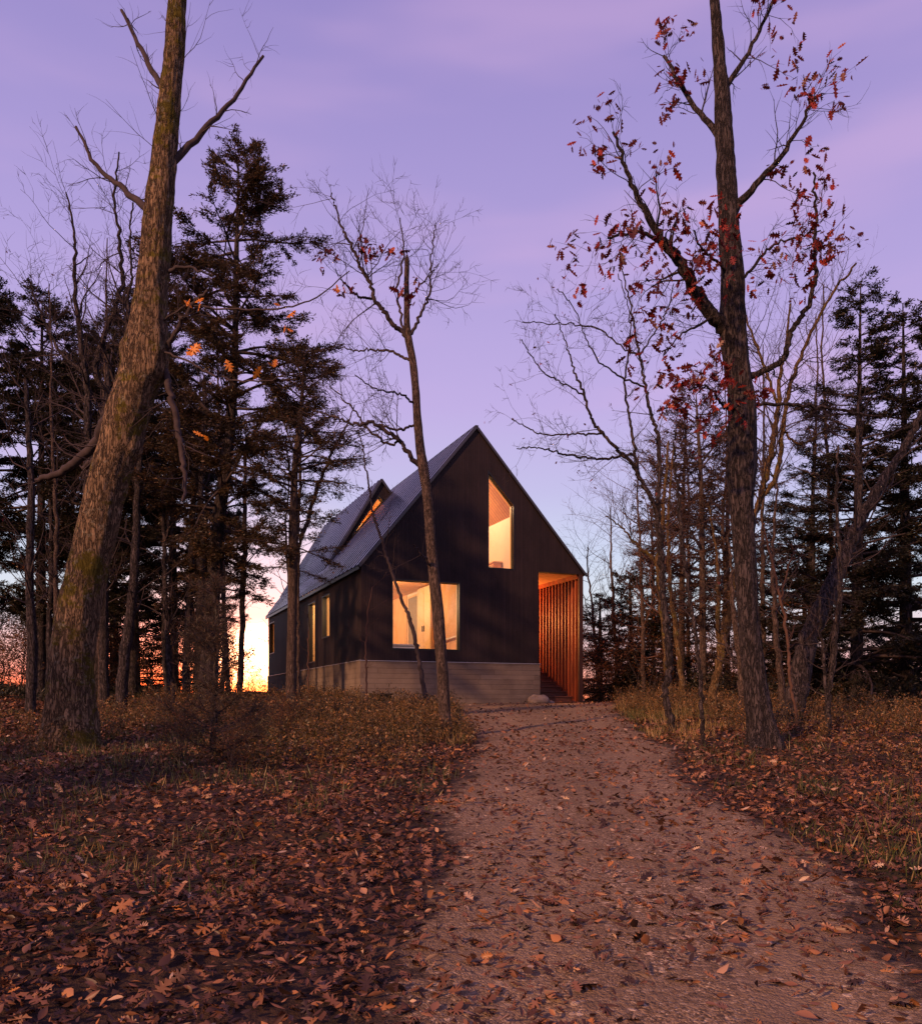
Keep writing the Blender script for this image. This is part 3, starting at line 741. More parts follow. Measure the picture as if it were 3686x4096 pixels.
def unit(v): return v / (np.linalg.norm(v) + 1e-9)
def grow(tb, p, d, L, r, lvl, rng, up=0.05, wander=0.16, kids=5, ratio=0.55, spread=(0.5, 1.0), kmin=3, flat=1.0):
    n = max(4, int(5 + L * 2)) if lvl > 0 else 4
    pts = [np.array(p, float)]; d = unit(np.array(d, float))
    for i in range(n):
        w = rng.normal(0, wander, 3); w[1] *= flat
        d = unit(d + w + np.array([0, 0, up]))
        pts.append(pts[-1] + d * L / n)
    pts = np.array(pts); R = r * np.linspace(1, 0.28, len(pts))
    tb.tube(pts, R, 6 if r > 0.03 else (4 if r > 0.01 else kmin))
    tb.tips.append(pts[-1])
    if lvl <= 0: return
    for k in range(kids):
        t = rng.uniform(0.18, 0.97); x = t * (len(pts) - 1); i = int(min(x, len(pts) - 2)); q = pts[i] + (pts[i + 1] - pts[i]) * (x - i)
        dd = unit(pts[i + 1] - pts[i]); rv = unit(np.cross(dd, rng.normal(0, 1, 3)))
        if flat < 1: rv[1] *= flat; rv = unit(rv)
        a = rng.uniform(*spread)
        nd = dd * math.cos(a) + rv * math.sin(a)
        grow(tb, q, nd, L * ratio * rng.uniform(0.6, 1.15) * (1.15 - 0.5 * t), max(0.0034, r * 0.55 * (1 - 0.6 * t)), lvl - 1, rng, up, wander * 1.15, kids, ratio, spread, kmin, flat)
def densify(P, W, m):
    P = np.asarray(P, float); W = np.asarray(W, float)
    seg = np.r_[0, np.cumsum(np.linalg.norm(np.diff(P, axis=0), axis=1))]
    t = np.linspace(0, seg[-1], m)
    # Catmull-like smooth by interpolating then averaging
    Q = np.stack([np.interp(t, seg, P[:, i]) for i in range(3)], 1); R = np.interp(t, seg, W)
    k = max(1, m // (len(P) * 3))
    for _ in range(2):
        if m > 8:
            Qp = np.pad(Q, ((k, k), (0, 0)), 'edge'); Q2 = np.stack([np.convolve(Qp[:, i], np.ones(2 * k + 1) / (2 * k + 1), 'valid') for i in range(3)], 1)
            Q2[0] = Q[0]; Q2[-1] = Q[-1]; Q = Q2
    return Q, R
def limb(tb, px, Y, rng=None, m=None, k=8, jitter=0.0, y_end=None):
    """px: list of (x, y, width) picture points read off the photograph, turned into real points at depth Y"""
    ys = np.linspace(Y, y_end if y_end is not None else Y, len(px))
    P = np.array([PX(a, b, yy) for (a, b, w), yy in zip(px, ys)]); W = np.array([w / 2 / F_D * yy for (a, b, w), yy in zip(px, ys)])
    m = m or len(px) * 5
    P, R = densify(P, W, m)
    if jitter and rng is not None:
        P[1:-1] += rng.normal(0, jitter, (len(P) - 2, 3))
    tb.tube(P, R, k); tb.tips.append(P[-1])
    return P, R
def sprout(tb, P, R, n, L, lvl, rng, t0=0.1, t1=1.0, rmul=0.45, side=None, **kw):
    for _ in range(n):
        t = rng.uniform(t0, t1); x = t * (len(P) - 1); i = int(min(x, len(P) - 2)); q = P[i] + (P[i + 1] - P[i]) * (x - i)
        dd = unit(P[i + 1] - P[i]); rv = unit(np.cross(dd, rng.normal(0, 1, 3)))
        if side is not None: rv = unit(rv + np.array(side))
        a = rng.uniform(0.6, 1.15)
        nd = dd * math.cos(a) + rv * math.sin(a)
        grow(tb, q, nd, L * rng.uniform(0.5, 1.2), max(0.003, min(0.03, R[i] * rmul)) * rng.uniform(0.6, 1), lvl, rng, **kw)

def trunk_detail(px, Y, rng, sides=40, rough=0.06, fl=0.35, seed=0, step=0.04, knots=(), y_end=None):
    """a thick trunk whose skin carries furrows, bulges and a root flare"""
    ys = np.linspace(Y, y_end if y_end is not None else Y, len(px))
    P = np.array([PX(a, b, yy) for (a, b, w), yy in zip(px, ys)]); W = np.array([w / 2 / F_D * yy for (a, b, w), yy in zip(px, ys)])
    base = P[0].copy(); gz = Gs(base[0], base[1])
    if base[2] > gz - 0.1:
        P = np.vstack([[base[0] + (base[0] - P[1][0]) * 0.1, base[1], gz - 0.18], P]); W = np.r_[W[0] * 1.05, W]
    L = np.linalg.norm(np.diff(P, axis=0), axis=1).sum(); m = int(L / step)
    P, R = densify(P, W, m)
    hgt = P[:, 2] - gz
    T = np.gradient(P, axis=0); T /= np.linalg.norm(T, axis=1)[:, None]
    A = np.cross(T, np.array([0.0, 1.0, 0.12])); A /= np.linalg.norm(A, axis=1)[:, None]; B = np.cross(T, A)
    a = np.linspace(0, 2 * np.pi, sides, endpoint=False)
    ca, sa = np.cos(a)[None, :], np.sin(a)[None, :]
    s_ = (np.arange(m) * step)[:, None]
    r0 = R.mean()
    bark = np.abs(vnoise(ca * 9 * r0 / .3 + 20, sa * 9 * r0 / .3, s_ * 2.2, seed + 1)) * 0.9 + np.abs(vnoise(ca * 17 * r0 / .3, sa * 17 * r0 / .3 + 9, s_ * 5.0, seed + 2)) * 0.5
    lump = vnoise(ca * 1.2, sa * 1.2, s_ * 1.3, seed + 3) * 0.10 + vnoise(ca * 2.6, sa * 2.6, s_ * 3.0, seed + 4) * 0.05
    fl_ = fl * np.exp(-np.clip(hgt, 0, 9)[:, None] / 0.22) * (0.7 + 0.5 * np.cos(a * 3 + seed)[None, :] + 0.3 * np.cos(a * 5 + seed * 2)[None, :])
    rad = R[:, None] * (1 + lump + fl_) * np.ones_like(ca) + (bark - 0.35) * rough * 0.6
    for (kt, ka, ks, kw) in knots:     # (height fraction, angle, size, spread)
        rad = rad + ks * np.exp(-((np.linspace(0, 1, m)[:, None] - kt) / kw) ** 2 - (np.angle(np.exp(1j * (a[None, :] - ka))) / 0.8) ** 2)
    V = P[:, None, :] + rad[:, :, None] * (np.cos(a)[None, :, None] * A[:, None, :] + np.sin(a)[None, :, None] * B[:, None, :])
    i = np.arange(m - 1)[:, None] * sides + np.arange(sides)[None, :]; j = np.arange(m - 1)[:, None] * sides + (np.arange(sides)[None, :] + 1) % sides
    Q = np.stack([i, j, j + sides, i + sides], -1).reshape(-1, 4)
    return V.reshape(-1, 3), Q, P, R

# lobed oak leaf outline (unit length along +x)
OAK = np.array([(0, 0), (0.10, 0.05), (0.20, 0.20), (0.26, 0.08), (0.40, 0.32), (0.47, 0.10), (0.62, 0.33), (0.70, 0.10), (0.84, 0.20), (0.86, 0.06), (1.0, 0.0)])
def leaf_fan():
    top = OAK; bot = OAK[::-1][1:-1] * np.array([1, -1])
    ring = np.vstack([top, bot]); c = np.array([[0.5, 0.0]])
    P2 = np.vstack([c, ring]); n = len(ring)
    T = np.array([(0, 1 + i, 1 + (i + 1) % n) for i in range(n)])
    z = 0.22 * np.abs(P2[:, 1]) + 0.10 * (P2[:, 0] - 0.5) ** 2
    return np.column_stack([P2, z]), T
LEAF_V, LEAF_T = leaf_fan()
OAK = np.array([(0, 0), (0.06, 0.01), (0.20, 0.14), (0.42, 0.24), (0.62, 0.22), (0.82, 0.11), (1.0, 0.0)])
OVAL_V, OVAL_T = leaf_fan()
def oak_leaves(C, D, size, rng, up=None, LEAF_V=LEAF_V, LEAF_T=LEAF_T):
    """C centres, D pointing directions"""
    C = np.asarray(C); D = np.asarray(D); n = len(C)
    D = D / (np.linalg.norm(D, axis=1)[:, None] + 1e-9)
    r = rng.normal(0, 1, (n, 3)) if up is None else up + rng.normal(0, 0.35, (n, 3))
    A = np.cross(D, r); A /= np.linalg.norm(A, axis=1)[:, None] + 1e-9; B = np.cross(D, A)
    s = (size * np.clip(rng.lognormal(-0.05, 0.28, n), 0.4, 1.7))[:, None, None]
    wv = rng.uniform(0.45, 1.1, n)[:, None, None]
    curl = (rng.uniform(0.3, 3.2, n) * np.sign(rng.normal(0.4, 1, n)))[:, None, None]
    V = C[:, None, :] + s * (LEAF_V[None, :, 0:1] * D[:, None, :] + LEAF_V[None, :, 1:2] * wv * A[:, None, :] + LEAF_V[None, :, 2:3] * curl * B[:, None, :])
    T = LEAF_T[None] + (np.arange(n) * len(LEAF_V))[:, None, None]
    return V.reshape(-1, 3), T.reshape(-1, 3)
def kites(C, D, Up, ln, wd, rng):
    """small pointed blades: base C, direction D"""
    n = len(C); D = D / (np.linalg.norm(D, axis=1)[:, None] + 1e-9)
    A = np.cross(D, Up); A /= np.linalg.norm(A, axis=1)[:, None] + 1e-9
    ln = np.broadcast_to(ln, (n,))[:, None]; wd = np.broadcast_to(wd, (n,))[:, None]
    V = np.stack([C, C + D * ln * 0.45 + A * wd / 2, C + D * ln, C + D * ln * 0.45 - A * wd / 2], 1)
    Q = np.arange(n * 4).reshape(n, 4)
    return V.reshape(-1, 3), Q

def tree_root(name, label, cat, base, group=None):
    e = empty(name, base); tag(e, label, cat, group); return e

def conifer(name, label, px, Y, seed, crown0, reach, mat=None, barkm=None, nb=70, dens=26, lean_out=0.1, droop=-0.12, spl=0.13, cat="conifer", group=None, shape='cone', top_extra=0.6, clump=0.5, y_end=None):
    """trunk read off the picture; crown of drooping boughs with flat sprays"""
    rng = np.random.default_rng(seed); mat = mat or M_NEEDLE; barkm = barkm or M_BARK_DARK
    P = np.array([PX(a, b, Y) for a, b, w in px]); W = np.array([w / 2 / F_D * Y for a, b, w in px])
    gz = Gs(P[0][0], P[0][1])
    P = np.vstack([[P[0][0], P[0][1], gz - 0.15], P]); W = np.r_[W[0] * 1.25, W]
    root = tree_root(name, label, cat, (P[0][0], P[0][1], gz), group); org = np.array([P[0][0], P[0][1], gz])
    Pd, R = densify(P, W, 50)
    tb = Tubes(); tb.tube(Pd, R, 10)
    tb.build("trunk", barkm, root, origin=org)
    H = Pd[-1][2] - gz
    br = Tubes(); C = []; D = []; U = []
    for k in range(nb):
        t = crown0 + (1 - crown0) * (k + rng.uniform(-.5, .5)) / nb; t = min(max(t, crown0), 0.995)
        z = gz + t * H; i = np.searchsorted(Pd[:, 2], z); i = min(max(i, 1), len(Pd) - 1); p = Pd[i]
        f = (t - crown0) / (1 - crown0)
        if shape == 'cone': L = reach * (1 - f) ** 0.75 * rng.uniform(0.65, 1.1) + 0.25
        elif shape == 'column': L = reach * (0.45 + 0.55 * math.sin(math.pi * min(1, f * 0.8 + 0.2))) * rng.uniform(0.5, 1.15)
        else: L = reach * (math.sin(math.pi * (0.12 + 0.82 * f)) ** 0.6) * rng.uniform(0.35, 1.15)
        if rng.uniform() < 0.12: L *= 0.5
        a = rng.uniform(0, 2 * math.pi); d = np.array([math.cos(a), math.sin(a), lean_out + 0.35 * f + (rng.normal(0, 0.38) if shape == 'round' else rng.normal(0, 0.12))])
        n = max(5, int(L / 0.22)); pts = [p]; d = unit(d)
        for q in range(n):
            d = unit(d + np.array([0, 0, droop * 0.25 if q < n * 0.6 else 0.06]) + rng.normal(0, 0.07, 3)); pts.append(pts[-1] + d * L / n)
        pts = np.array(pts); r0 = max(0.008, 0.018 * L)
        br.tube(pts, r0 * np.linspace(1, 0.25, len(pts)), 4)
        for q in range(int(3 + L * 7)):
            u = rng.uniform(0.22, 1.0) ** 0.8; x = u * (len(pts) - 1); i2 = int(min(x, len(pts) - 2)); b0 = pts[i2] + (pts[i2 + 1] - pts[i2]) * (x - i2)
            dd = unit(pts[i2 + 1] - pts[i2]); sd_ = unit(np.cross(dd, [0, 0, 1])) * (1 if rng.uniform() < 0.5 else -1)
            l2 = (0.22 + 0.32 * L * (1 - u * 0.7)) * rng.uniform(0.5, 1.1)
            d2 = unit(dd * 0.75 + sd_ * rng.uniform(0.35, 1.0) + np.array([0, 0, rng.uniform(-0.35, 0.25)]))
            e0 = b0 + d2 * l2 + np.array([0, 0, -0.06 * l2]); br.tube(np.array([b0, (b0 + e0) / 2 + [0, 0, .02], e0]), [0.006, 0.004, 0.002], 3)
            mspr = int(dens * l2 / 0.35)
            if rng.uniform() < 0.15: mspr //= 3
            if mspr < 1: continue
            tt = rng.uniform(0.05, 1.05, mspr)[:, None]
            c = b0 + (e0 - b0) * tt + rng.normal(0, 0.035 * clump * 2, (mspr, 3))
            s2 = unit(np.cross(d2, [0, 0, 1]))
            sg = np.sign(rng.normal(size=(mspr, 1)))
            C.append(c); D.append(d2 * rng.uniform(0.4, 1.0, (mspr, 1)) + s2 * sg * rng.uniform(0.2, 1.0, (mspr, 1)) + rng.normal(0, 0.28, (mspr, 3)))
            U.append(np.array([0, 0, 1.0]) + rng.normal(0, 0.5, (mspr, 3)))
    br.build("boughs", M_TWIG, root, origin=org) if False else None
    C = np.concatenate(C); D = np.concatenate(D); U = np.concatenate(U)
    V, Q = kites(C - org, D, U, spl * rng.uniform(0.6, 1.3, len(C)), spl * 0.30 * rng.uniform(0.7, 1.3, len(C)), rng)
    Vb = np.concatenate(br.V) - org; Qb = np.concatenate(br.Q)
    b = np_mesh("bough", Vb, Qb, M_TWIG, root, True)
    b.name = "branchwork"
    np_mesh("crown", V, Q, mat, root)
    return root

def copy_tree(src, name, label, loc, rz, sc_, cat=None, group=None):
    r = src.copy(); COL.objects.link(r); r.name = name; r.location = loc; r.rotation_euler = (0, 0, rz); r.scale = (sc_[0], sc_[0], sc_[1])
    r["label"] = label
    if group: r["group"] = group
    elif "group" in r: del r["group"]
    if cat: r["category"] = cat
    for ch in list(src.children):
        c = ch.copy(); COL.objects.link(c); c.parent = r
    return r

#TREES#
# ------------------------------------------------------------------ trees
def big_tree(name, label, cat, px, Y, seed, bark, sides=40, **kw):
    rng = np.random.default_rng(seed)
    V, Q, P, R = trunk_detail(px, Y, rng, sides=sides, seed=seed, **kw)
    gz = Gs(px and P[0][0], P[0][1]); org = np.array([P[0][0], P[0][1], gz])
    root = tree_root(name, label, cat, tuple(org))
    np_mesh("trunk", V - org, Q, bark, root, True)
    return root, org, P, R, rng
def leaves_on(tb_tips, n_per, spread, size, rng, org, name, mat, root, droop=-0.6):
    T = np.asarray(tb_tips); C = np.repeat(T, n_per, 0) + rng.normal(0, spread, (len(T) * n_per, 3))
    D = rng.normal(0, 1, C.shape) + np.array([0, 0, droop])
    V, F = oak_leaves(C - org, D, size, rng); return np_mesh(name, V, F, mat, root, n=3)

# --- the two big oaks framing the view
T1 = [(143, 1474, 102), (140, 1440, 94), (140, 1380, 86), (144, 1300, 83), (160, 1180, 80), (182, 1080, 76), (205, 985, 74), (228, 900, 76), (252, 820, 78), (272, 760, 76), (288, 715, 82), (294, 680, 84), (293, 640, 70), (298, 590, 62), (304, 530, 58), (308, 484, 56), (318, 380, 50), (330, 250, 44), (345, 100, 38), (352, -60, 30)]
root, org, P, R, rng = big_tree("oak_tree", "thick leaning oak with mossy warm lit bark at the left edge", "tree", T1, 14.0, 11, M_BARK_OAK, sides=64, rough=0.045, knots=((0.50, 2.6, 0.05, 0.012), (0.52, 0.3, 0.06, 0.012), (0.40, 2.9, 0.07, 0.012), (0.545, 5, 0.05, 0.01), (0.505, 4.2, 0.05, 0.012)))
tb = Tubes()
for px, ye in (([(258, 745, 30), (243, 775, 27), (225, 815, 24), (205, 835, 24), (195, 870, 20), (165, 900, 18), (120, 935, 15), (70, 950, 10)], 15),
               ([(322, 705, 12), (341, 670, 10), (362, 630, 9), (388, 592, 8), (411, 573, 6)], 13.4),
               ([(322, 720, 14), (332, 760, 13), (343, 805, 13), (352, 860, 12), (362, 905, 11), (366, 960, 8), (360, 990, 5)], 13.6),
               ([(325, 540, 9), (350, 528, 7), (380, 530, 5), (420, 545, 3)], 13.8),
               ([(300, 690, 4), (360, 706, 4), (410, 735, 4), (460, 752, 4), (510, 754, 3), (560, 742, 2)], 12.0),
               ([(310, 640, 4), (370, 600, 4), (440, 610, 3.5), (520, 612, 3.5), (590, 604, 3), (640, 576, 2.5), (690, 535, 2)], 11.8),
               ([(225, 860, 16), (190, 905, 13), (165, 925, 10)], 14.5),
               ([(300, 420, 16), (250, 380, 12), (190, 330, 8), (150, 250, 5)], 15),
               ([(330, 330, 16), (390, 270, 12), (460, 200, 8), (520, 110, 5)], 14.5),
               ([(335, 200, 14), (290, 120, 10), (240, 20, 6)], 15)):
    Pl, Rl = limb(tb, px, 14.0, rng, m=len(px) * 5, k=8, jitter=0.012, y_end=ye)
    sprout(tb, Pl, Rl, 9, 0.8, 1, rng, rmul=0.3, kids=4, up=0.03)
sprout(tb, P, R, 16, 1.1, 1, rng, t0=0.45, t1=0.95, rmul=0.05, kids=4)
tb.build("crown", M_TWIG, root, origin=org)
spots = [(362, 592), (374, 588), (384, 598), (396, 590), (583, 610), (562, 641), (568, 648), (664, 560), (674, 570), (684, 580), (367, 701), (376, 703), (446, 708), (516, 722), (528, 716), (540, 726), (403, 862), (411, 870), (553, 604)]
C = np.array([PX(a, b, 12.6) for a, b in spots]); D = rng.normal(0, 1, C.shape) * np.array([1, 0.4, 1]) + np.array([0, 0, -0.4])
for c1, d1 in zip(C, D):
    V, F = oak_leaves([c1 - org], [d1], 0.19, rng, up=np.array([0, -0.7, 0.3])); np_mesh("leaf", V, F, M_ORANGE, root, n=3)

T9 = [(1508, 1498, 60), (1504, 1450, 54), (1496, 1400, 48), (1489, 1340, 44), (1482, 1284, 42), (1476, 1200, 40), (1472, 1120, 41), (1467, 1042, 43), (1464, 981, 48), (1466, 930, 50), (1467, 892, 50), (1465, 840, 50), (1466, 802, 50), (1460, 760, 47), (1454, 715, 47), (1448, 668, 48), (1445, 635, 50), (1446, 600, 43), (1446, 563, 43), (1441, 485, 41), (1436, 380, 36), (1428, 240, 30), (1418, 90, 22), (1405, -60, 14)]
root, org, P, R, rng = big_tree("oak_tree", "tall dark oak with red leaves right of the gravel path", "tree", T9, 13.0, 23, M_BARK_DARK, sides=56, rough=0.045, fl=0.45, knots=((0.30, 3.4, 0.04, 0.01), (0.36, 0.2, 0.04, 0.02)))
tb = Tubes(); lt = Tubes()
for px, ye, lf in (([(1440, 652, 30), (1415, 632, 27), (1389, 602, 25), (1372, 575, 24), (1362, 557, 23), (1350, 530, 22), (1338, 509, 20), (1315, 485, 17), (1280, 430, 13), (1240, 350, 9), (1210, 260, 5)], 12.2, 14),
                   ([(1362, 560, 12), (1345, 530, 11), (1325, 500, 10), (1290, 470, 8), (1250, 455, 6), (1200, 470, 4)], 11.8, 10),
                   ([(1470, 745, 16), (1500, 735, 13), (1530, 724, 12), (1554, 700, 11), (1562, 653, 10), (1585, 622, 10), (1599, 595, 9), (1608, 565, 8), (1611, 545, 9), (1609, 510, 7), (1606, 485, 7), (1612, 430, 6), (1605, 340, 4)], 12.5, 3),
                   ([(1475, 800, 8), (1500, 799, 7), (1554, 797, 7), (1613, 802, 6), (1667, 810, 5), (1740, 822, 3)], 13.5, 0),
                   ([(1460, 812, 8), (1440, 806, 7), (1422, 794, 6), (1408, 772, 5), (1392, 762, 4), (1360, 770, 3)], 12.2, 14),
                   ([(1462, 560, 6), (1490, 520, 6), (1520, 488, 5), (1560, 470, 4), (1620, 455, 3)], 12.4, 10),
                   ([(1440, 420, 18), (1490, 370, 13), (1550, 300, 9), (1610, 190, 5)], 12.5, 9),
                   ([(1430, 280, 15), (1370, 210, 10), (1310, 110, 6)], 13.5, 8),
                   ([(1425, 180, 12), (1480, 100, 8), (1530, -10, 5)], 13.0, 7),
                   ([(1430, 620, 6), (1380, 640, 5), (1340, 660, 3), (1310, 700, 2)], 12.0, 4),
                   ([(1440, 540, 6), (1410, 510, 5), (1380, 490, 4), (1370, 455, 3)], 12.0, 8)):
    Pl, Rl = limb(tb, px, 13.0, rng, m=len(px) * 5, k=8, jitter=0.014, y_end=ye)
    sprout(tb, Pl, Rl, 10, 0.75, 1, rng, rmul=0.35, kids=4, up=0.02)
    if lf: sprout(lt, Pl, Rl, lf, 0.75, 1, rng, t0=0.3, rmul=0.3, kids=3, up=-0.05)
for (a, b, n) in ((1340, 790, 10), (1365, 745, 9), (1395, 735, 7), (1330, 600, 6), (1300, 580, 6), (1270, 510, 5), (1555, 520, 5), (1250, 620, 3), (1375, 810, 4), (1440, 515, 4), (1420, 870, 1), (1600, 490, 6), (1640, 500, 4), (1520, 500, 5), (1480, 530, 4), (1400, 500, 7), (1420, 560, 4), (1350, 640, 4), (1150, 495, 4), (1180, 510, 3)):
    for _ in range(n):
        p = PX(a + rng.normal(0, 16), b + rng.normal(0, 13), 12.1 + rng.normal(0, 0.2)); grow(lt, p, rng.normal(0, 1, 3) * [1, .5, .7], 0.32, 0.004, 0, rng)
tb.build("crown", M_BARK_DARK, root, origin=org)
lt.build("crown", M_TWIG, root, origin=org)
leaves_on(lt.tips, 3, 0.055, 0.14, rng, org, "foliage", M_RED, root, -0.8)

# --- slim bare tree standing in front of the gable
T5 = [(883, 1470, 24), (878, 1400, 23), (873, 1320, 23), (868, 1260, 23), (864, 1200, 22), (857, 1140, 21), (852, 1080, 19), (848, 1020, 19), (842, 960, 19), (835, 920, 20), (829, 880, 18), (823, 820, 16), (820, 760, 15), (815, 710, 15), (806, 670, 16), (803, 640, 12), (803, 580, 10), (803, 540, 9), (804, 508, 9), (803, 503, 3)]
root, org, P, R, rng = big_tree("bare_tree", "slim leafless tree in front of the gable with a snapped off top", "tree", T5, 15.2, 31, M_BARK_MID, sides=22, rough=0.018, fl=0.25, step=0.03)
tb = Tubes(); lt = Tubes()
for px, ye, n in (([(805, 668, 10), (790, 650, 9.5), (775, 640, 9), (762, 620, 9), (752, 606, 8.5), (738, 592, 8), (734, 570, 8), (726, 548, 7.5), (712, 530, 7), (706, 508, 6.5), (694, 486, 6), (670, 440, 4), (655, 380, 3)], 14.6, 16),
                ([(734, 590, 5), (715, 588, 5), (700, 580, 4), (680, 560, 3), (662, 530, 2)], 14.4, 9),
                ([(829, 918, 11), (812, 905, 10), (800, 885, 9), (785, 865, 8.5), (768, 855, 8), (752, 845, 7), (735, 832, 6.5), (715, 838, 6), (690, 836, 5), (665, 826, 4.5), (630, 815, 3), (600, 800, 2)], 14.7, 16),
                ([(790, 870, 5), (770, 880, 5), (745, 862, 5), (722, 845, 4.5), (700, 810, 3.5), (680, 790, 3), (650, 762, 2)], 15.4, 12),
                ([(817, 840, 5), (790, 850, 5), (770, 846, 4.5), (740, 838, 4)], 15.0, 5),
                ([(812, 712, 6), (795, 706, 5.5), (778, 694, 5), (755, 692, 4.5), (730, 690, 3.5), (700, 694, 3), (672, 682, 2)], 15.8, 10),
                ([(818, 800, 5), (800, 780, 4), (775, 775, 3.5), (740, 768, 3), (700, 740, 2)], 14.4, 10),
                ([(812, 660, 7), (830, 620, 6), (845, 590, 5), (852, 560, 4), (850, 520, 3), (856, 484, 2.5), (860, 440, 2)], 15.6, 14),
                ([(798, 655, 5), (790, 610, 5), (782, 570, 4.5), (795, 520, 4), (798, 480, 3), (790, 430, 2)], 15.8, 10),
                ([(806, 600, 4), (822, 570, 3.5), (838, 555, 3), (866, 520, 2)], 15, 7),
                ([(852, 1120, 5), (845, 1108, 4), (828, 1090, 3), (815, 1075, 2)], 14.6, 2)):
    Pl, Rl = limb(tb, px, 15.2, rng, m=len(px) * 5, k=6, jitter=0.014, y_end=ye)
    sprout(tb, Pl, Rl, int(n * 1.2), 1.1, 2, rng, rmul=0.42, kids=3, up=0.04, t0=0.2)
tb.build("crown", M_TWIG, root, origin=org)
for (a, b, n) in ((645, 515, 5), (660, 500, 4), (688, 578, 5), (720, 492, 7), (740, 498, 6), (765, 505, 4), (800, 565, 4), (808, 580, 3)):
    for _ in range(n):
        p = PX(a + rng.normal(0, 8), b + rng.normal(0, 7), 14.6); grow(lt, p, rng.normal(0, 1, 3), 0.15, 0.003, 0, rng)
lt.build("crown", M_TWIG, root, origin=org)
leaves_on(lt.tips, 3, 0.05, 0.13, rng, org, "foliage", M_RED, root, -0.8)

# --- bare trees drawn from picked stems
def stem_tree(name, label, cat, stems, Y, seed, bark, twig=None, n_sp=10, L=1.1, lvl=2, kids=3, leaf=None, leaf_n=1, leaf_p=0.3, leaf_size=0.07, up=0.04, t0=0.25, group=None, flat=1.0, jit=0.014, ends=None):
    rng = np.random.default_rng(seed)
    b0 = stems[0][0]; p = PX(b0[0], b0[1], Y); gz = Gs(p[0], Y); org = np.array([p[0], Y, gz])
    root = tree_root(name, label, cat, tuple(org), group)
    tk = Tubes(); tw = Tubes()
    for i, px in enumerate(stems):
        ye = Y if not ends else Y + ends[i]
        P = np.array([PX(a, b, yy) for (a, b, w), yy in zip(px, np.linspace(Y, ye, len(px)))]); W = np.array([w / 2 / F_D * Y for a, b, w in px])
        if i == 0: P = np.vstack([[P[0][0], Y, gz - 0.12], [P[0][0], Y, gz + 0.02], P]); W = np.r_[W[0] * 1.7, W[0] * 1.35, W]
        Pd, R = densify(P, W, len(px) * 6); Pd[2:-1] += rng.normal(0, jit, (len(Pd) - 3, 3)); R = R * (1 + rng.normal(0, 0.05, len(R)))
        tk.tube(Pd, R, 10); tw.tips.append(Pd[-1])
        sprout(tw, Pd, R, n_sp if i else n_sp, L, lvl, rng, rmul=0.4, kids=kids, up=up, t0=t0 if i == 0 else 0.1, flat=flat)
    tk.build("trunk", bark, root, origin=org)
    tw.build("crown", twig or M_TWIG, root, origin=org)
    if leaf:
        T = np.array([t for t in tw.tips if rng.uniform() < leaf_p])
        leaves_on(T, leaf_n, 0.05, leaf_size, rng, org, "foliage", leaf, root, -0.7)
    return root

stem_tree("sapling", "thin dark sapling bending in front of the big lit window", "sapling",
          [[(845, 1398, 9), (838, 1370, 10), (834, 1340, 9), (825, 1295, 8), (820, 1265, 8), (814, 1235, 8), (800, 1200, 7), (788, 1172, 6), (778, 1145, 6), (768, 1112, 6), (758, 1085, 6), (748, 1050, 5), (740, 1030, 5), (735, 1005, 4), (728, 965, 4), (722, 920, 3), (716, 880, 2.5), (708, 850, 2)]], 20.5, 41, M_TWIG, n_sp=12, L=0.9, lvl=1, kids=3, t0=0.5)
stem_tree("sapling", "straight thin sapling by the near corner of the foundation", "sapling",
          [[(724, 1428, 4), (724, 1380, 4), (723, 1330, 3.5), (722, 1290, 3.5), (724, 1240, 3), (728, 1200, 2.5), (735, 1160, 1.5)]], 21.0, 42, M_TWIGW, M_TWIGW, n_sp=10, L=0.6, lvl=1, kids=3, t0=0.3)
stem_tree("sapling", "very thin sapling in front of the narrow side window", "sapling",
          [[(609, 1392, 3.5), (609, 1350, 3), (608, 1300, 2.5), (609, 1250, 2), (611, 1210, 1.5)]], 24.0, 43, M_TWIGW, M_TWIGW, n_sp=6, L=0.5, lvl=1, kids=3, t0=0.3)
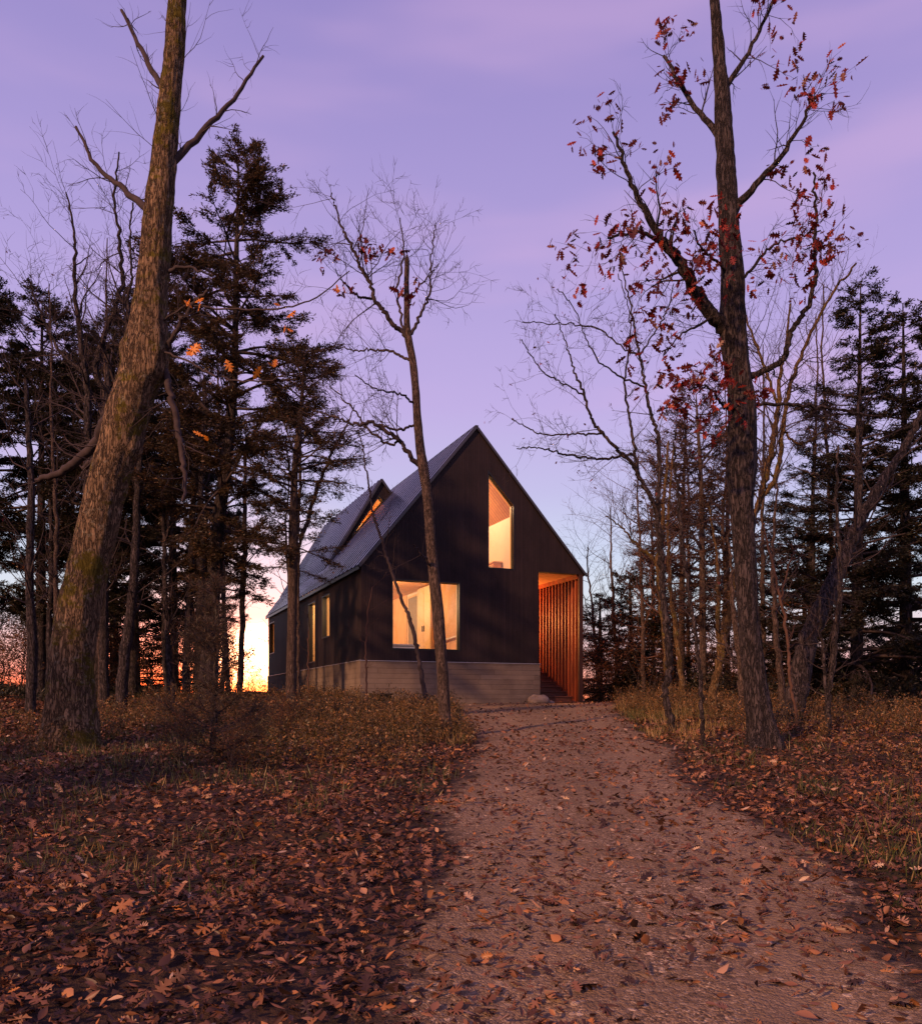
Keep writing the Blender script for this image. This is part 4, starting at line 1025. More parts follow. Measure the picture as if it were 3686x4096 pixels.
# right of the path
stem_tree("bare_tree", "crooked slim tree with three bare stems right of the porch", "tree",
          [[(1331, 1452, 15), (1324, 1420, 14), (1315, 1387, 14), (1311, 1360, 13), (1317, 1345, 14), (1322, 1331, 14), (1321, 1300, 14), (1319, 1271, 14), (1315, 1230, 13), (1311, 1196, 13), (1307, 1136, 13), (1304, 1090, 13), (1302, 1062, 13), (1297, 1015, 12), (1299, 970, 9), (1301, 922, 8), (1299, 862, 8), (1290, 835, 7), (1284, 815, 7), (1276, 766, 6), (1268, 725, 5), (1262, 701, 5), (1254, 660, 4), (1249, 623, 4), (1238, 570, 3), (1225, 520, 2)],
           [(1296, 1012, 10), (1290, 990, 9), (1270, 958, 9), (1258, 935, 8), (1249, 916, 8), (1236, 902, 7), (1219, 889, 7), (1204, 872, 6), (1189, 856, 6), (1176, 840, 6), (1163, 820, 5), (1154, 781, 5), (1136, 742, 4), (1124, 700, 3), (1112, 660, 2), (1095, 620, 2)],
           [(1262, 945, 7), (1254, 900, 7), (1248, 860, 6), (1241, 820, 5), (1236, 780, 5), (1232, 740, 4), (1240, 700, 4), (1246, 660, 3), (1240, 600, 2), (1220, 540, 2)],
           [(1249, 898, 6), (1234, 897, 5), (1205, 906, 5), (1170, 906, 4), (1130, 900, 4), (1110, 897, 3.5), (1090, 890, 3), (1060, 884, 2.5), (1020, 886, 2)],
           [(1189, 856, 4), (1160, 857, 4), (1110, 856, 3), (1080, 862, 3), (1050, 850, 2.5), (1010, 828, 2)],
           [(1154, 781, 4), (1120, 760, 3), (1080, 745, 3), (1050, 710, 2), (1030, 670, 2)],
           [(1262, 700, 4), (1230, 690, 3), (1190, 650, 3), (1140, 640, 3), (1090, 640, 2), (1030, 636, 2)],
           [(1276, 766, 4), (1230, 745, 4), (1200, 730, 3), (1170, 700, 3), (1150, 650, 2), (1130, 600, 2), (1100, 570, 2)],
           [(1264, 700, 4), (1290, 660, 3), (1320, 610, 3), (1330, 560, 2)]],
          16.0, 51, M_BARK_DARK, n_sp=12, L=0.95, lvl=2, kids=3, leaf=M_RED, leaf_p=0.06, leaf_size=0.07, t0=0.42, ends=[0, -.6, .8, -1.2, 0.2, -.3, .5, -.8, .6])
stem_tree("bare_tree", "very thin dark tree between the crooked tree and the big oak", "tree",
          [[(1389, 1486, 9), (1387, 1440, 9), (1384, 1391, 9), (1383, 1350, 8), (1380, 1316, 8), (1378, 1290, 8), (1374, 1256, 8), (1364, 1200, 8), (1356, 1153, 8), (1350, 1110, 8), (1346, 1077, 8), (1341, 1017, 7), (1336, 960, 6), (1332, 900, 4), (1330, 850, 3)]], 13.6, 52, M_BARK_DARK, n_sp=16, L=0.9, lvl=1, kids=4, t0=0.35, leaf=M_RED, leaf_p=0.05)
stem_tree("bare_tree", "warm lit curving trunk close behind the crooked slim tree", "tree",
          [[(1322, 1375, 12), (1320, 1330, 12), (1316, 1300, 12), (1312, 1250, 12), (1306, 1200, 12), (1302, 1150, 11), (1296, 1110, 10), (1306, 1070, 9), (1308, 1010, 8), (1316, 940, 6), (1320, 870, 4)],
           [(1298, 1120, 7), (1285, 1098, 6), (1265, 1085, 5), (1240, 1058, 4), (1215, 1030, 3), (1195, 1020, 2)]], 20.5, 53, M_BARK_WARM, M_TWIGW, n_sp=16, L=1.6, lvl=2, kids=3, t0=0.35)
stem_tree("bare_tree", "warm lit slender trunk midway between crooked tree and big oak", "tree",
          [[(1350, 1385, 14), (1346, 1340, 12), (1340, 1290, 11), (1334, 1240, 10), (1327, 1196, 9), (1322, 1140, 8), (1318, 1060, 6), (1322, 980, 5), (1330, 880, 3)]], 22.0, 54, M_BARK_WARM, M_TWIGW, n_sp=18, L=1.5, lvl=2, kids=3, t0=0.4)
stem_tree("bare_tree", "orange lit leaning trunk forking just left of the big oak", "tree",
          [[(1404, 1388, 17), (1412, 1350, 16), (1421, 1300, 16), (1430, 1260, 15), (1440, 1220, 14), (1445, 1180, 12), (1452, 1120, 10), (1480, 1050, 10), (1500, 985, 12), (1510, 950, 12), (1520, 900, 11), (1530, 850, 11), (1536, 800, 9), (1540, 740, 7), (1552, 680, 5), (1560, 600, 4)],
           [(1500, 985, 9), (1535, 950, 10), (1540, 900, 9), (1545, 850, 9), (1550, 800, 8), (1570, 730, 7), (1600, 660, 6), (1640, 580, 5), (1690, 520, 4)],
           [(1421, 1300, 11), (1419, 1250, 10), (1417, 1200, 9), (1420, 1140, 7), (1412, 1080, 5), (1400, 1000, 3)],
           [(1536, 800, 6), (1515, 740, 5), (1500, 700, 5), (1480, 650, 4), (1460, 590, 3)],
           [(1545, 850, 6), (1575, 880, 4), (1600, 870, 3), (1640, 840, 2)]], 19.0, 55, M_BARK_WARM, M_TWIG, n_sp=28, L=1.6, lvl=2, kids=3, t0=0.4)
stem_tree("bare_tree", "crooked old trunk with rough bark leaning at the right edge", "tree",
          [[(1555, 1438, 50), (1564, 1400, 44), (1578, 1350, 42), (1584, 1310, 40), (1596, 1260, 37), (1612, 1220, 35), (1632, 1180, 33), (1648, 1140, 31), (1668, 1095, 28), (1692, 1040, 24), (1730, 970, 20), (1775, 900, 15), (1830, 800, 10), (1880, 660, 5)],
           [(1692, 1040, 12), (1700, 950, 9), (1690, 860, 6), (1700, 760, 3)]], 16.8, 56, M_BARK_DARK, n_sp=14, L=1.3, lvl=2, kids=3, t0=0.4)
stem_tree("bare_tree", "thin dark trunk in front of the leaning rough trunk", "tree",
          [[(1634, 1478, 13), (1636, 1440, 12), (1633, 1390, 11), (1642, 1330, 11), (1650, 1260, 11), (1658, 1190, 10), (1660, 1130, 9), (1655, 1060, 8), (1650, 980, 6), (1655, 880, 4)],
           [(1636, 1400, 8), (1630, 1330, 7), (1622, 1260, 6), (1618, 1180, 4)]], 14.5, 57, M_BARK_DARK, n_sp=12, L=1.0, lvl=2, kids=3, t0=0.35)
stem_tree("bare_tree", "slender grey trunk just right of the big oak", "tree",
          [[(1546, 1420, 15), (1545, 1390, 14), (1541, 1330, 13), (1533, 1260, 11), (1527, 1184, 9), (1524, 1100, 7), (1530, 1010, 5), (1540, 900, 3)]], 18.0, 58, M_BARK_MID, n_sp=14, L=1.2, lvl=2, kids=3, t0=0.35)
stem_tree("sapling", "orange brown sapling rising between the oak and the leaning trunk", "sapling",
          [[(1575, 1440, 6), (1568, 1400, 6), (1560, 1350, 6), (1556, 1290, 6), (1550, 1220, 6), (1538, 1180, 5), (1530, 1130, 5), (1516, 1080, 4), (1508, 1040, 3)],
           [(1540, 1185, 4), (1548, 1150, 4), (1560, 1110, 3), (1572, 1080, 2)]], 15.5, 59, M_TWIGW, M_TWIGW, n_sp=10, L=0.8, lvl=1, kids=3, t0=0.35)
stem_tree("bare_tree", "dark gnarled stump-like trunk hard against the left of the big oak", "tree",
          [[(1466, 1400, 20), (1466, 1350, 18), (1460, 1290, 15), (1452, 1240, 12), (1446, 1180, 9), (1444, 1130, 6), (1436, 1060, 4)]], 17.0, 60, M_BARK_MID, n_sp=8, L=0.8, lvl=1, kids=3, t0=0.3)
# left side
stem_tree("bare_tree", "dark bare tree with forked crown behind the left oak", "tree",
          [[(150, 1440, 24), (155, 1300, 22), (160, 1150, 22), (175, 1000, 21), (178, 900, 20), (205, 830, 18), (225, 790, 17), (240, 740, 16), (262, 690, 14), (280, 640, 12), (290, 600, 8)],
           [(178, 900, 16), (172, 800, 14), (170, 740, 12), (160, 680, 11), (152, 620, 9), (145, 540, 7), (150, 470, 5), (130, 380, 3)],
           [(225, 790, 12), (185, 740, 11), (190, 700, 11), (215, 640, 10), (238, 590, 9), (243, 540, 8), (238, 490, 7), (225, 400, 5), (235, 300, 3)],
           [(240, 740, 8), (255, 660, 7), (252, 600, 6), (262, 540, 5), (255, 480, 4), (262, 400, 3)],
           [(170, 740, 8), (120, 700, 7), (90, 640, 5), (60, 560, 4)],
           [(190, 700, 6), (215, 680, 6), (250, 690, 5), (290, 680, 3)]], 15.5, 61, M_BARK_DARK, n_sp=26, L=1.1, lvl=2, kids=3, t0=0.5)
for k, (px, Y, lab) in enumerate((
        ([(207, 1405, 20), (206, 1330, 19), (204, 1250, 18), (206, 1150, 17), (210, 1000, 15), (212, 850, 11), (215, 700, 7)], 23.0, "dark straight trunk nearest to the foot of the left oak"),
        ([(240, 1412, 26), (240, 1370, 24), (244, 1310, 22), (254, 1240, 21), (264, 1170, 19), (268, 1080, 16), (272, 950, 12), (285, 800, 7)], 22.0, "dark trunk with a bend to the right, second from the left oak"),
        ([(342, 1400, 15), (338, 1350, 13), (332, 1290, 12), (328, 1220, 11), (326, 1120, 9), (322, 1000, 6)], 23.0, "slim dark trunk midway between the left oak and the young pine"),
        ([(330, 1395, 8), (326, 1330, 8), (322, 1260, 7), (322, 1150, 6), (326, 1040, 4)], 27.0, "very slim dark trunk beside the slim one midway to the young pine"),
        ([(172, 1395, 9), (176, 1330, 8), (180, 1260, 8), (188, 1180, 6), (190, 1060, 4)], 27.0, "thin leaning trunk against the glow at the foot of the left oak"),
        ([(366, 1400, 15), (368, 1300, 14), (372, 1220, 14), (376, 1130, 13), (380, 1040, 12), (384, 920, 9), (388, 800, 6)], 25.0, "straight dark trunk left of the tall hemlock pair"),
        ([(394, 1400, 17), (394, 1300, 16), (394, 1200, 15), (395, 1100, 14), (397, 980, 12), (400, 860, 9), (404, 740, 5)], 26.5, "straight dark trunk hard by the tall cedar"),
        ([(473, 1382, 13), (476, 1320, 12), (478, 1250, 11), (480, 1160, 11), (482, 1080, 10), (484, 980, 8), (486, 860, 5)], 25.0, "reddish lit trunk beside the sunset gap"),
        ([(60, 1420, 22), (64, 1300, 20), (58, 1150, 17), (62, 950, 13), (50, 750, 8)], 21.0, "dark trunk at the far left edge"),
        ([(100, 1400, 12), (96, 1280, 11), (102, 1120, 9), (98, 950, 6)], 26.0, "thin dark trunk left of the leaning oak"))):
    stem_tree("bare_tree", lab, "tree", [px], Y, 70 + k, M_BARK_DARK, n_sp=16, L=1.7, lvl=2, kids=3, t0=0.3)

# --- conifers
conifer("cedar_tree", "tall open crowned cedar at the left behind the young pine", [(410, 1385, 40), (414, 1300, 34), (418, 1200, 30), (424, 1120, 28), (432, 1020, 26), (444, 940, 24), (454, 860, 20), (460, 780, 17), (464, 700, 14), (465, 620, 11), (466, 540, 11), (468, 450, 8), (470, 370, 4), (471, 320, 2)],
        23.0, 81, 0.20, 2.85, M_NEEDLEB, M_BARK_DARK, nb=175, dens=52, shape='round', droop=-0.10, spl=0.10, cat="tree")
conifer("hemlock_tree", "forked hemlock whose trunk stands before the side wall of the house", [(575, 1385, 22), (575, 1300, 19), (577, 1220, 18), (578, 1120, 19), (580, 1040, 20), (580, 980, 14), (582, 920, 13), (590, 860, 12), (594, 810, 9), (598, 760, 6), (602, 700, 3)],
        21.5, 82, 0.38, 1.75, M_NEEDLEB, M_BARK_MID, nb=95, dens=40, shape='round', droop=-0.18, spl=0.085, cat="tree")
stem_tree("bare_tree", "forking stem curving right beside the hemlock at the side wall", "tree",
          [[(590, 1386, 6), (589, 1250, 6), (588, 1150, 6), (590, 1070, 7), (600, 1050, 8), (610, 1020, 8), (622, 975, 7), (640, 930, 6), (652, 900, 5), (668, 865, 4), (688, 835, 3), (700, 800, 2)],
           [(588, 1060, 6), (592, 1000, 6), (592, 920, 6), (594, 850, 5), (592, 800, 4), (610, 770, 3), (640, 740, 2)]], 21.9, 90, M_BARK_MID, n_sp=14, L=1.2, lvl=2, kids=3, t0=0.5)
# background prototypes, then copies
protoA = conifer("spruce_tree", "dense dark spruce filling the right edge beside the leaning trunk", [(1690, 1400, 26), (1692, 1200, 22), (1694, 1000, 17), (1696, 800, 10), (1698, 620, 4), (1699, 560, 2)], 24.0, 91, 0.06, 3.0, M_NEEDLE, nb=130, dens=44, spl=0.11, droop=-0.14, cat="tree")
protoB = conifer("spruce_tree", "broad open spruce just right of the porch corner", [(1246, 1392, 13), (1246, 1300, 11), (1245, 1220, 8), (1243, 1140, 3)], 33.0, 92, 0.05, 2.6, M_NEEDLE, nb=60, dens=34, spl=0.12, droop=-0.1, cat="tree")
protoC = conifer("pine_tree", "thin reddish pine right of the crooked slim tree", [(1388, 1388, 16), (1387, 1250, 14), (1386, 1100, 12), (1384, 950, 9), (1376, 820, 5), (1374, 780, 2)], 29.0, 93, 0.25, 2.5, M_PINKPINE, M_BARK_MID, nb=90, dens=17, spl=0.12, shape='round', droop=0.0, cat="tree")
protoD = conifer("hemlock_tree", "shaggy dark hemlock behind the second leaning trunk on the left", [(262, 1392, 22), (264, 1200, 19), (266, 1000, 14), (268, 800, 9), (270, 620, 4), (271, 590, 2)], 29.0, 94, 0.20, 3.0, M_NEEDLE, nb=130, dens=46, spl=0.115, shape='round', droop=-0.12, cat="tree")
def put(src, xd, Y, ht, wd, rz, name, label, group=None):
    x = (xd - CX_D) / F_D * Y
    return copy_tree(src, name, label, (x, Y, Gs(x, Y) - 0.05), rz, (wd, ht), group=group)
# left screen
LEFT = [(190, 27, .84, .9, "shaggy dark hemlock standing behind the leaning left oak"), (80, 28, .98, 1.0, "shaggy dark hemlock left of the leaning oak"),
        (-20, 28, 1.0, 1.0, "shaggy dark hemlock at the far left edge"), (345, 31, .92, .85, "shaggy hemlock midway between left oak and tall cedar"),
        (405, 36, .90, .8, "distant hemlock directly behind the tall cedar"), (140, 38, 1.1, .9, "distant hemlock behind the foot of the left oak"), (225, 34, 1.08, .95, "tall distant hemlock between the left oak and the second leaning trunk")]
for k, (xd, Y, ht, wd, lab) in enumerate(LEFT):
    put(protoD, xd, Y, ht, wd, k * 1.3 + .4, "hemlock_tree", lab)
RIGHT = [(1600, 29, .80, .95, "dark spruce behind the leaning rough trunk"), (1790, 25, 1.0, 1.1, "dark spruce at the far right edge"),
         (1530, 36, .62, .8, "low dark spruce right behind the big oak"), (1860, 30, 1.2, 1.0, "tall spruce beyond the right edge of the clearing")]
for k, (xd, Y, ht, wd, lab) in enumerate(RIGHT):
    put(protoA, xd, Y, ht, wd, k * 1.7 + .2, "spruce_tree", lab)
put(protoB, 1185, 37, .95, 1.0, 1.0, "spruce_tree", "small spruce hugging the porch corner")
put(protoB, 1330, 38, 1.05, 1.1, 2.4, "spruce_tree", "small spruce behind the crooked slim tree")
put(protoB, 1290, 46, .9, 1.1, 5.0, "spruce_tree", "far short spruce seen past the porch spruce")
put(protoB, 270, 34, .8, 1.2, 2.0, "spruce_tree", "short spruce low between the left trunks")
put(protoC, 1345, 31, .95, .95, 2.0, "pine_tree", "thin reddish pine close behind the crooked slim tree")
put(protoC, 1435, 33, 1.0, 1.0, 4.1, "pine_tree", "thin reddish pine hard against the big oak")
put(protoC, 1290, 40, .92, .9, 5.1, "pine_tree", "farther reddish pine left of the crooked slim tree")
put(protoC, 655, 40, 1.0, .9, 3.1, "pine_tree", "pale hazy pine rising behind the dormer roof") if False else None
# small bare trees filling the far wood with fine twigs
rng0 = np.random.default_rng(5)
far = [(452, 34, 700), (560, 42, 900), (408, 32, 760), (385, 37, 720), (1180, 36, 1080), (1210, 33, 1000), (1360, 34, 820), (1580, 30, 620), (1500, 28, 680), (1640, 26, 560), (120, 24, 560), (340, 30, 600),
       (1270, 30, 900), (1420, 29, 760), (1310, 37, 860), (436, 33, 600), (200, 24, 470)]
for k, (xd, Y, top) in enumerate(far):
    px = []; n = 7; x = xd
    for i in range(n + 1):
        t = i / n; px.append((x, 1390 + (top - 1390) * t, 11 * (1 - t) * 24 / Y + 2)); x += rng0.normal(0, 5)
    lab = ["bare wispy tree just left of the sunset gap", "bare wispy tree by the rear corner of the house", "bare tree tangled right behind the young pine", "bare tree tangled behind the tall cedar",
           "fine bare tree at the porch corner", "fine bare tree rising over the porch spruce", "twiggy bare tree among the reddish pines", "twiggy bare tree above the leaning rough trunk",
           "twiggy bare tree right behind the big oak", "twiggy bare tree near the right edge", "twiggy bare tree left of the leaning oak", "bare tree seen between left oak and cedar",
           "pinkish bare tree between porch spruce and crooked tree", "pinkish bare tree close left of the big oak", "wispy pinkish tree right behind the crooked tree", "tall wispy tree close behind the tall cedar", "tall wispy tree behind the upper part of the leaning oak"][k]
    stem_tree("bare_tree", lab, "tree", [px], Y, 200 + k, M_BARK_MID, M_TWIGW if k % 3 == 0 else M_TWIG, n_sp=30, L=2.2, lvl=2, kids=4, t0=0.2, leaf=M_RED if k in (0, 1, 2, 3, 10, 11) else None, leaf_p=0.10, leaf_size=0.1)

# --- young pine with long soft needles, left foreground
def young_pine(xd, Y, h, w, seed, label):
    rng = np.random.default_rng(seed); x = (xd - CX_D) / F_D * Y; gz = Gs(x, Y); org = np.array([x, Y, gz])
    root = tree_root("young_pine", label, "tree", tuple(org))
    tb = Tubes(); C = []; D = []
    tr = np.array([[x + rng.normal(0, .02), Y, gz - .1 + h * t] for t in np.linspace(0, 1, 14)]); tb2 = Tubes(); tb2.tube(tr, 0.05 * np.linspace(1, .15, 14), 7); tb2.build("trunk", M_BARK_DARK, root, origin=org)
    for k in range(72):
        f = min(0.98, (int(rng.uniform(0, 9)) + rng.normal(0.3, 0.10)) / 9); f = max(f, 0); L = w * (1 - f) ** 0.55 * (0.55 + 0.45 * math.sin(f * 14)) * rng.uniform(.7, 1.15) + .12; a = rng.uniform(0, 6.283)
        d = unit(np.array([math.cos(a), math.sin(a), 0.25 + 0.5 * f])); p = np.array([x, Y, gz + .05 + f * h]); n = 6; pts = [p]
        for q in range(n): d = unit(d + rng.normal(0, .09, 3) + [0, 0, .07]); pts.append(pts[-1] + d * L / n)
        pts = np.array(pts); tb.tube(pts, np.linspace(.010, .003, n + 1), 4)
        tips = [pts[-1], pts[-2], pts[-3], pts[-4]]
        for q in range(int(4 + L * 9)):
            u = rng.uniform(.3, 1) * n; i = min(int(u), n - 1); b = pts[i] + (pts[i + 1] - pts[i]) * (u - i); dd = unit(pts[i + 1] - pts[i]); e = b + unit(dd + rng.normal(0, .6, 3)) * rng.uniform(.1, .26); tb.tube(np.array([b, e]), [.004, .002], 3); tips += [e, (b + e) / 2]
        for t_ in tips:
            m = 12; C.append(t_ + rng.normal(0, .012, (m, 3))); D.append(rng.normal(0, 1, (m, 3)) + d * 0.9 + [0, 0, .15])
    tb.build("crown", M_TWIG, root, origin=org)
    C = np.concatenate(C); D = np.concatenate(D); V, Q = kites(C - org, D, rng.normal(0, 1, C.shape), rng.uniform(.07, .13, len(C)), .0045, rng)
    np_mesh("crown", V, Q, M_PINE, root)
young_pine(425, 11.6, 2.35, 0.80, 301, "fluffy young pine in the dark left foreground")

def lace_shrub(name, label, cat, xd, Y, h, seed, mat, group):
    rng = np.random.default_rng(seed); x = (xd - CX_D) / F_D * Y; gz = Gs(x, Y); org = np.array([x, Y, gz]); root = tree_root(name, label, cat, tuple(org), group)
    tb = Tubes()
    for k in range(9):
        d = unit(np.array([rng.normal(0, .35), rng.normal(0, .35), 1.0])); grow(tb, org + [rng.normal(0, .15), rng.normal(0, .15), -.05], d, h * rng.uniform(.6, 1), .018, 3, rng, up=.05, wander=.12, kids=4, ratio=.5, kmin=3)
    tb.build("crown", M_TWIG, root, origin=org)
    T = np.array(tb.tips); C = np.repeat(T, 3, 0) + rng.normal(0, .07, (len(T) * 3, 3)); C = C[rng.uniform(0, 1, len(C)) < .8]
    V, Q = kites(C - org, rng.normal(0, 1, C.shape), rng.normal(0, 1, C.shape), rng.uniform(.05, .11, len(C)), rng.uniform(.03, .05, len(C)), rng)
    np_mesh("foliage", V, Q, mat, root); return root
M_LACE = mat_leaf("backlit_brown_shrub_leaves", [(0, (0.05, 0.03, 0.015)), (0.6, (0.13, 0.06, 0.025)), (1, (0.28, 0.09, 0.03))], 0.5)
gl = "leafy shrubs before the sunset glow"; gr_ = "leafy shrubs under the trees on the right"
shL = lace_shrub("shrub", "airy backlit shrub low between the left trunks", "shrub", 300, 33, 3.6, 401, M_LACE, gl)
shR = lace_shrub("shrub", "airy dark shrub low behind the right trunks", "shrub", 1430, 30, 3.2, 402, M_LACE, gr_)
rs = np.random.default_rng(44)
for xd in np.linspace(-60, 455, 17):
    Y = rs.uniform(29, 40); x = (xd - CX_D) / F_D * Y; sc_ = rs.uniform(.75, 1.25)
    copy_tree(shL, "shrub", shL["label"], (x, Y, Gs(x, Y) - .05), rs.uniform(0, 6), (sc_ * 1.15, sc_), group=gl)
for xd, Y, k, lab in ((362, 11.2, .26, "small twiggy reddish shrub left of the fluffy young pine"), (492, 12.6, .27, "small twiggy reddish shrub right of the fluffy young pine"), (560, 15.5, .26, "small reddish shrub in the weeds midway from young pine to slim tree"), (455, 10.9, .2, "lowest twiggy shrub right in front of the fluffy young pine")):
    x = (xd - CX_D) / F_D * Y; copy_tree(shL, "shrub", lab, (x, Y, Gs(x, Y) - .03), xd * .1, (k * 1.2, k)).pop("group", None)
for xd in (497, 548):
    Y = 44; x = (xd - CX_D) / F_D * Y; e = copy_tree(shL, "shrub", "small lacy shrub standing in the brightest part of the sunset gap" if xd == 497 else "small lacy shrub at the rear foot of the side wall", (x, Y, Gs(x, Y) - .05), xd, (.7, .45))
for xd in np.linspace(1175, 1900, 16):
    Y = rs.uniform(27, 38); x = (xd - CX_D) / F_D * Y; sc_ = rs.uniform(.6, 1.2)
    copy_tree(shR, "shrub", shR["label"], (x, Y, Gs(x, Y) - .05), rs.uniform(0, 6), (sc_ * 1.15, sc_), group=gr_)

# unseen spruces added behind the viewer to shade the left foreground
for k, (x, y, ht, wd, lab) in enumerate([(-12.5, 0.5, .62, 1.2, "unseen shade spruce added behind and left of the viewpoint"), (-9.5, -3.0, .42, 1.1, "shorter unseen shade spruce added behind the viewpoint"), (-15.0, 3.5, .82, 1.2, "unseen shade spruce added well left of the viewpoint")]):
    copy_tree(protoA, "spruce_tree", lab, (x, y, Gs(x, y) - 0.05), k * 2.0, (wd, ht))

# ------------------------------------------------------------------ ground cover
rng = np.random.default_rng(900)
def in_house(x, y):
    dx, dy = x - AX, y - AY; s = dx * math.cos(ANG) + dy * math.sin(ANG); l = -dx * math.sin(ANG) + dy * math.cos(ANG)
    return (s > -0.06) & (s < 7.6) & (l > -0.06)
def scatter(n, x0, x1, y0, y1, dens):
    y = y0 + (y1 - y0) * rng.uniform(0, 1, n) ** 1.15; hw = 0.62 * y + 3.5
    x = rng.uniform(-1, 1, n) * hw
    ok = (x > x0) & (x < x1) & (rng.uniform(0, 1, n) < dens(x, y)) & ~in_house(x, y)
    return x[ok], y[ok]
def litter_d(x, y):
    le, ri = path_mask(x, y); onp = (x > le) & (x < ri)
    d = np.minimum(np.abs(x - le), np.abs(ri - x))
    n = 0.5 + 0.5 * vnoise(x * .8, y * .8, 0, 33)
    near = 0.30 * sstep(19, 11, y)
    return np.where(onp, (0.10 + near + 0.55 * np.exp(-d / 0.30)) * (0.15 + 1.2 * n), 0.35 + 0.65 * n)
x, y = scatter(230000, -16, 20, 2.6, 30, litter_d)
z = G(x, y) + 0.022 + rng.uniform(0, 0.03, len(x))
a = rng.uniform(0, 6.283, len(x)); D = np.stack([np.cos(a), np.sin(a), rng.normal(0, .42, len(x))], 1)
near = y < 15
pk = rng.uniform(0, 1, int(near.sum())); Pn = np.stack([x, y, z], 1)[near]; Dn = D[near]
Va, Fa = oak_leaves(Pn[pk < .42], Dn[pk < .42], 0.085, rng, up=np.array([0, 0, 0.7]))
Vb, Fb = oak_leaves(Pn[pk >= .42], Dn[pk >= .42], 0.062, rng, up=np.array([0, 0, 0.6]), LEAF_V=OVAL_V, LEAF_T=OVAL_T)
V = np.concatenate([Va, Vb]); F = np.concatenate([Fa, Fb + len(Va)])
o = np_mesh("fallen_leaves", V, F, M_LITTER, n=3); tag(o, "fallen oak leaves strewn near over path and ground", "leaves", kind="stuff")
V, Q = kites(np.stack([x, y, z], 1)[~near], D[~near], np.array([0, 0, 1.0]) + rng.normal(0, .4, (int((~near).sum()), 3)), rng.uniform(.06, .12, int((~near).sum())), rng.uniform(.04, .08, int((~near).sum())), rng)
o = np_mesh("fallen_leaves", V, Q, M_LITTER); tag(o, "fallen leaves strewn over the ground near the house", "leaves", kind="stuff")

def clumps(name, label, cat, zones, mat, seed, hgt, wdt, lean=0.35, per=26, rad=.12):
    rng = np.random.default_rng(seed); C = []; D = []; Ls = []
    for (x0, x1, y0, y1, n, hm) in zones:
        cx = rng.uniform(x0, x1, n); cy = rng.uniform(y0, y1, n); ok = ~in_house(cx, cy); le, ri = path_mask(cx, cy); ok &= (cx < le + 0.1) | (cx > ri - 0.1)
        ok &= rng.uniform(0, 1, n) < 0.35 + 0.65 * (0.5 + 0.5 * vnoise(cx * .6, cy * .6, 0, seed))
        cx, cy = cx[ok], cy[ok]
        for a_, b_ in zip(cx, cy):
            m = per; p = np.stack([a_ + rng.normal(0, rad, m), b_ + rng.normal(0, rad, m), np.zeros(m)], 1); C.append(p)
            D.append(rng.normal(0, lean, (m, 3)) + [0, 0, 1]); Ls.append(hgt * hm * rng.uniform(.4, 1.2, m) * rng.uniform(.6, 1.2))
    C = np.concatenate(C); D = np.concatenate(D); Ls = np.concatenate(Ls); C[:, 2] = G(C[:, 0], C[:, 1]) - 0.01
    V, Q = kites(C, D, rng.normal(0, 1, C.shape), Ls, wdt, rng)
    o = np_mesh(name, V, Q, mat); tag(o, label, cat, kind="stuff")
clumps("grass", "tufts of green and straw grass beside the path", "grass",
       [(3.2, 6.5, 18, 25, 330, 1.3), (3.0, 5.5, 11, 17, 130, .6), (-4.5, 0.1, 14, 23, 420, 1.0), (-8, -2.5, 10, 20, 260, .8), (-11, -6, 18, 30, 160, .8), (-5, 0, 5, 11, 90, .8), (2.6, 6, 5, 10, 110, .8), (-10, -4, 5, 11, 60, .8), (-6, -2.4, 23.5, 32, 160, .7)], M_GRASS, 7, .26, .009, .38, 26)
clumps("grass", "tall dry straw grass by the big window and the right path edge", "grass",
       [(3.7, 6.2, 19, 25, 150, 1.0), (3.4, 5.0, 14, 19, 50, .7), (-3.6, 0.0, 17, 23.5, 130, 1.0), (-1.2, 0.1, 14, 17, 34, .8), (6, 10, 16, 24, 60, .8)], M_STRAW, 17, .46, .007, .30, 22, .10)
def weeds(name, label, cat, zones, mat, seed):
    rng = np.random.default_rng(seed); tb = Tubes(); C = []; D = []
    for (x0, x1, y0, y1, n, h) in zones:
        for _ in range(n):
            x, y = rng.uniform(x0, x1), rng.uniform(y0, y1)
            if in_house(np.array(x), np.array(y)): continue
            le, ri = path_mask(x, y)
            if le + .1 < x < ri - .1: continue
            z = Gs(x, y); hh = h * rng.uniform(.5, 1.3); d = unit(np.array([rng.normal(0, .25), rng.normal(0, .25), 1])); pts = [np.array([x, y, z - .02])]
            for q in range(5): d = unit(d + rng.normal(0, .1, 3)); pts.append(pts[-1] + d * hh / 5)
            pts = np.array(pts); tb.tube(pts, np.linspace(.005, .002, 6), 3)
            for q in range(5):
                i = rng.integers(1, 5); e = pts[i] + unit(rng.normal(0, 1, 3) + [0, 0, .8]) * hh * .3; tb.tube(np.array([pts[i], e]), [.003, .0015], 3)
                m = 6; C.append(e + rng.normal(0, .03, (m, 3))); D.append(rng.normal(0, 1, (m, 3)))
            m = 12; i = rng.integers(1, 6, m); C.append(pts[i] + rng.normal(0, .035, (m, 3))); D.append(rng.normal(0, 1, (m, 3)))
    V1 = np.concatenate(tb.V); Q1 = np.concatenate(tb.Q); C = np.concatenate(C); D = np.concatenate(D)
    V2, Q2 = kites(C, D, rng.normal(0, 1, C.shape), rng.uniform(.03, .075, len(C)), rng.uniform(.015, .03, len(C)), rng)
    o = np_mesh(name, np.concatenate([V1, V2]), np.concatenate([Q1, Q2 + len(V1)]), mat); tag(o, label, cat, kind="stuff")
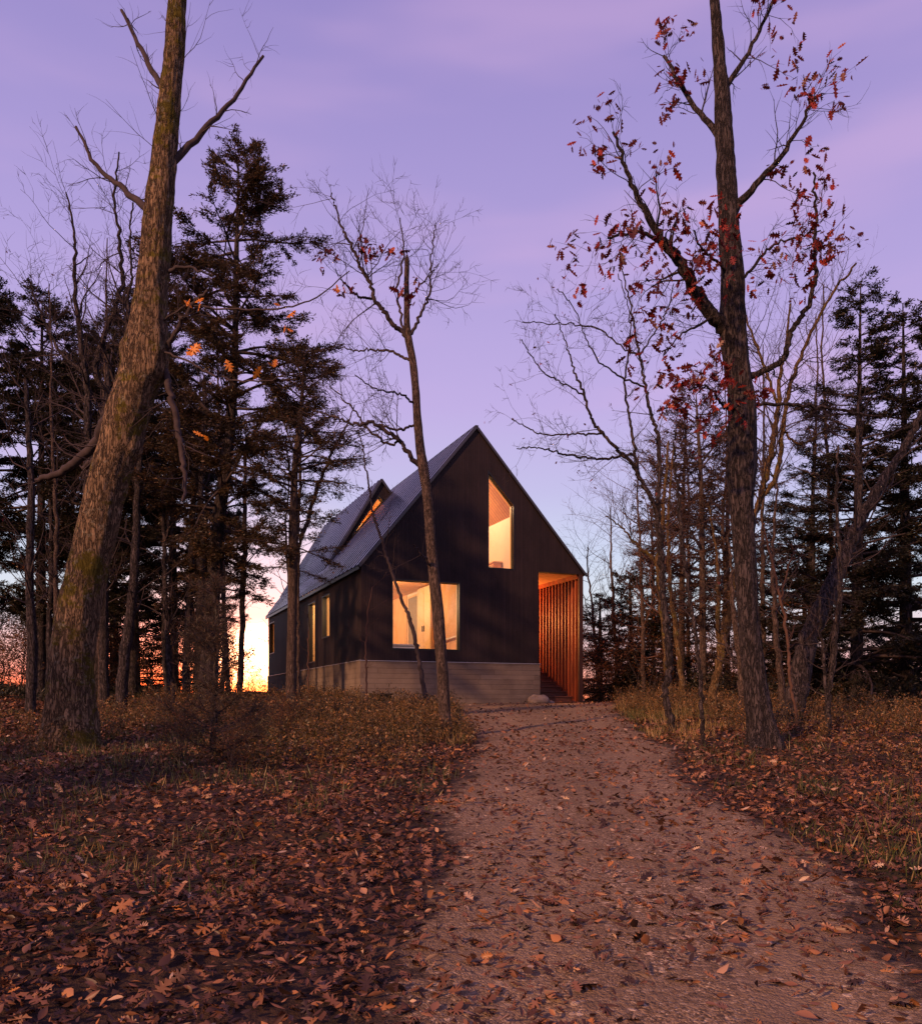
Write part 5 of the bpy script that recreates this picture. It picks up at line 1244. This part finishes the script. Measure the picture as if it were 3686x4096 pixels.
weeds("weeds", "tangle of brown autumn weeds among the trees", "weeds",
      [(-4.2, -0.1, 15, 22, 700, .48), (3.6, 7, 19, 25, 420, .55), (-9, -4, 16, 28, 420, .45), (4.5, 11, 14, 24, 520, .5), (-3.8, -0.6, 11, 15, 140, .4), (-5.5, -2.9, 24, 30, 160, .4), (-1, 0.2, 14, 17, 70, .4), (5, 12, 8, 14, 120, .4), (-12, -6, 12, 18, 160, .45)], M_WEED, 8)

# low thicket closing the view under the far trees
def thicket(label, zones, seed, mat):
    rng = np.random.default_rng(seed); C = []; D = []
    for (x0, x1, y0, y1, n, h) in zones:
        for _ in range(n):
            x, y = rng.uniform(x0, x1), rng.uniform(y0, y1)
            if in_house(np.array(x), np.array(y)): continue
            z = Gs(x, y); r = rng.uniform(.4, .9); m = 150; p = rng.normal(0, 1, (m, 3)); p /= np.linalg.norm(p, axis=1)[:, None]; p *= rng.uniform(.3, 1, (m, 1)) ** .5
            C.append(np.array([x, y, z + h * .45 * rng.uniform(.6, 1.2)]) + p * [r, r, h * .5]); D.append(rng.normal(0, 1, (m, 3)))
    C = np.concatenate(C); D = np.concatenate(D); V, Q = kites(C, D, rng.normal(0, 1, C.shape), rng.uniform(.08, .2, len(C)), rng.uniform(.02, .06, len(C)), rng)
    o = np_mesh("undergrowth", V, Q, mat); tag(o, label, "undergrowth", kind="stuff")
thicket("dark undergrowth below the far trees on both sides", [(6.3, 20, 30, 42, 260, 1.3), (-24, -11, 26, 40, 150, .45), (8, 16, 22, 30, 60, 1.1)], 9, M_NEEDLE)

# ------------------------------------------------------------------ small things
def rock(name, label, cat, loc, sx, sy, sz, seed, mat):
    n, m = 18, 28; th = np.linspace(0.02, math.pi - .02, n)[:, None]; ph = np.linspace(0, 2 * math.pi, m, endpoint=False)[None, :]
    X = np.sin(th) * np.cos(ph); Y = np.sin(th) * np.sin(ph); Z = np.cos(th) * np.ones_like(ph)
    r = 1 + .34 * vnoise(X * 1.6, Y * 1.6, Z * 1.6, seed) + .10 * vnoise(X * 4, Y * 4, Z * 4, seed + 1) + .04 * vnoise(X * 9, Y * 9, Z * 9, seed + 2)
    r = np.minimum(r, 1.05)
    V = np.stack([X * r * sx, Y * r * sy, Z * r * sz], -1).reshape(-1, 3)
    i = np.arange(n - 1)[:, None] * m + np.arange(m)[None, :]; j = np.arange(n - 1)[:, None] * m + (np.arange(m)[None, :] + 1) % m
    o = np_mesh(name, V, np.stack([i, i + m, j + m, j], -1).reshape(-1, 4), mat); o.location = loc; tag(o, label, cat); return o
pw = H2W(5.72, -0.35); rock("boulder", "pale pinkish boulder at the corner of the foundation by the stairs", "rock", (pw.x, pw.y, Gs(pw.x, pw.y) + .10), .34, .26, .22, 3, M_STONE)
pw = H2W(6.15, -0.30); rock("boulder", "small flat stone beside the pinkish boulder", "rock", (pw.x, pw.y, Gs(pw.x, pw.y) + .02), .16, .14, .09, 13, M_STONE)
pw = H2W(0.35, -0.75); e = empty("stone_block", (pw.x, pw.y, Gs(pw.x, pw.y)), ANG); tag(e, "dark mossy block on the ground near the left foundation corner", "block")
c_ = MB(); c_.box(-.30, .30, -.18, .18, -.12, .24); c_.build("block", M_DARKSTONE, e, .03); c_ = MB(); c_.box(-.33, .33, -.21, .21, .243, .29); c_.build("cap_slab", M_DARKSTONE, e, .015)
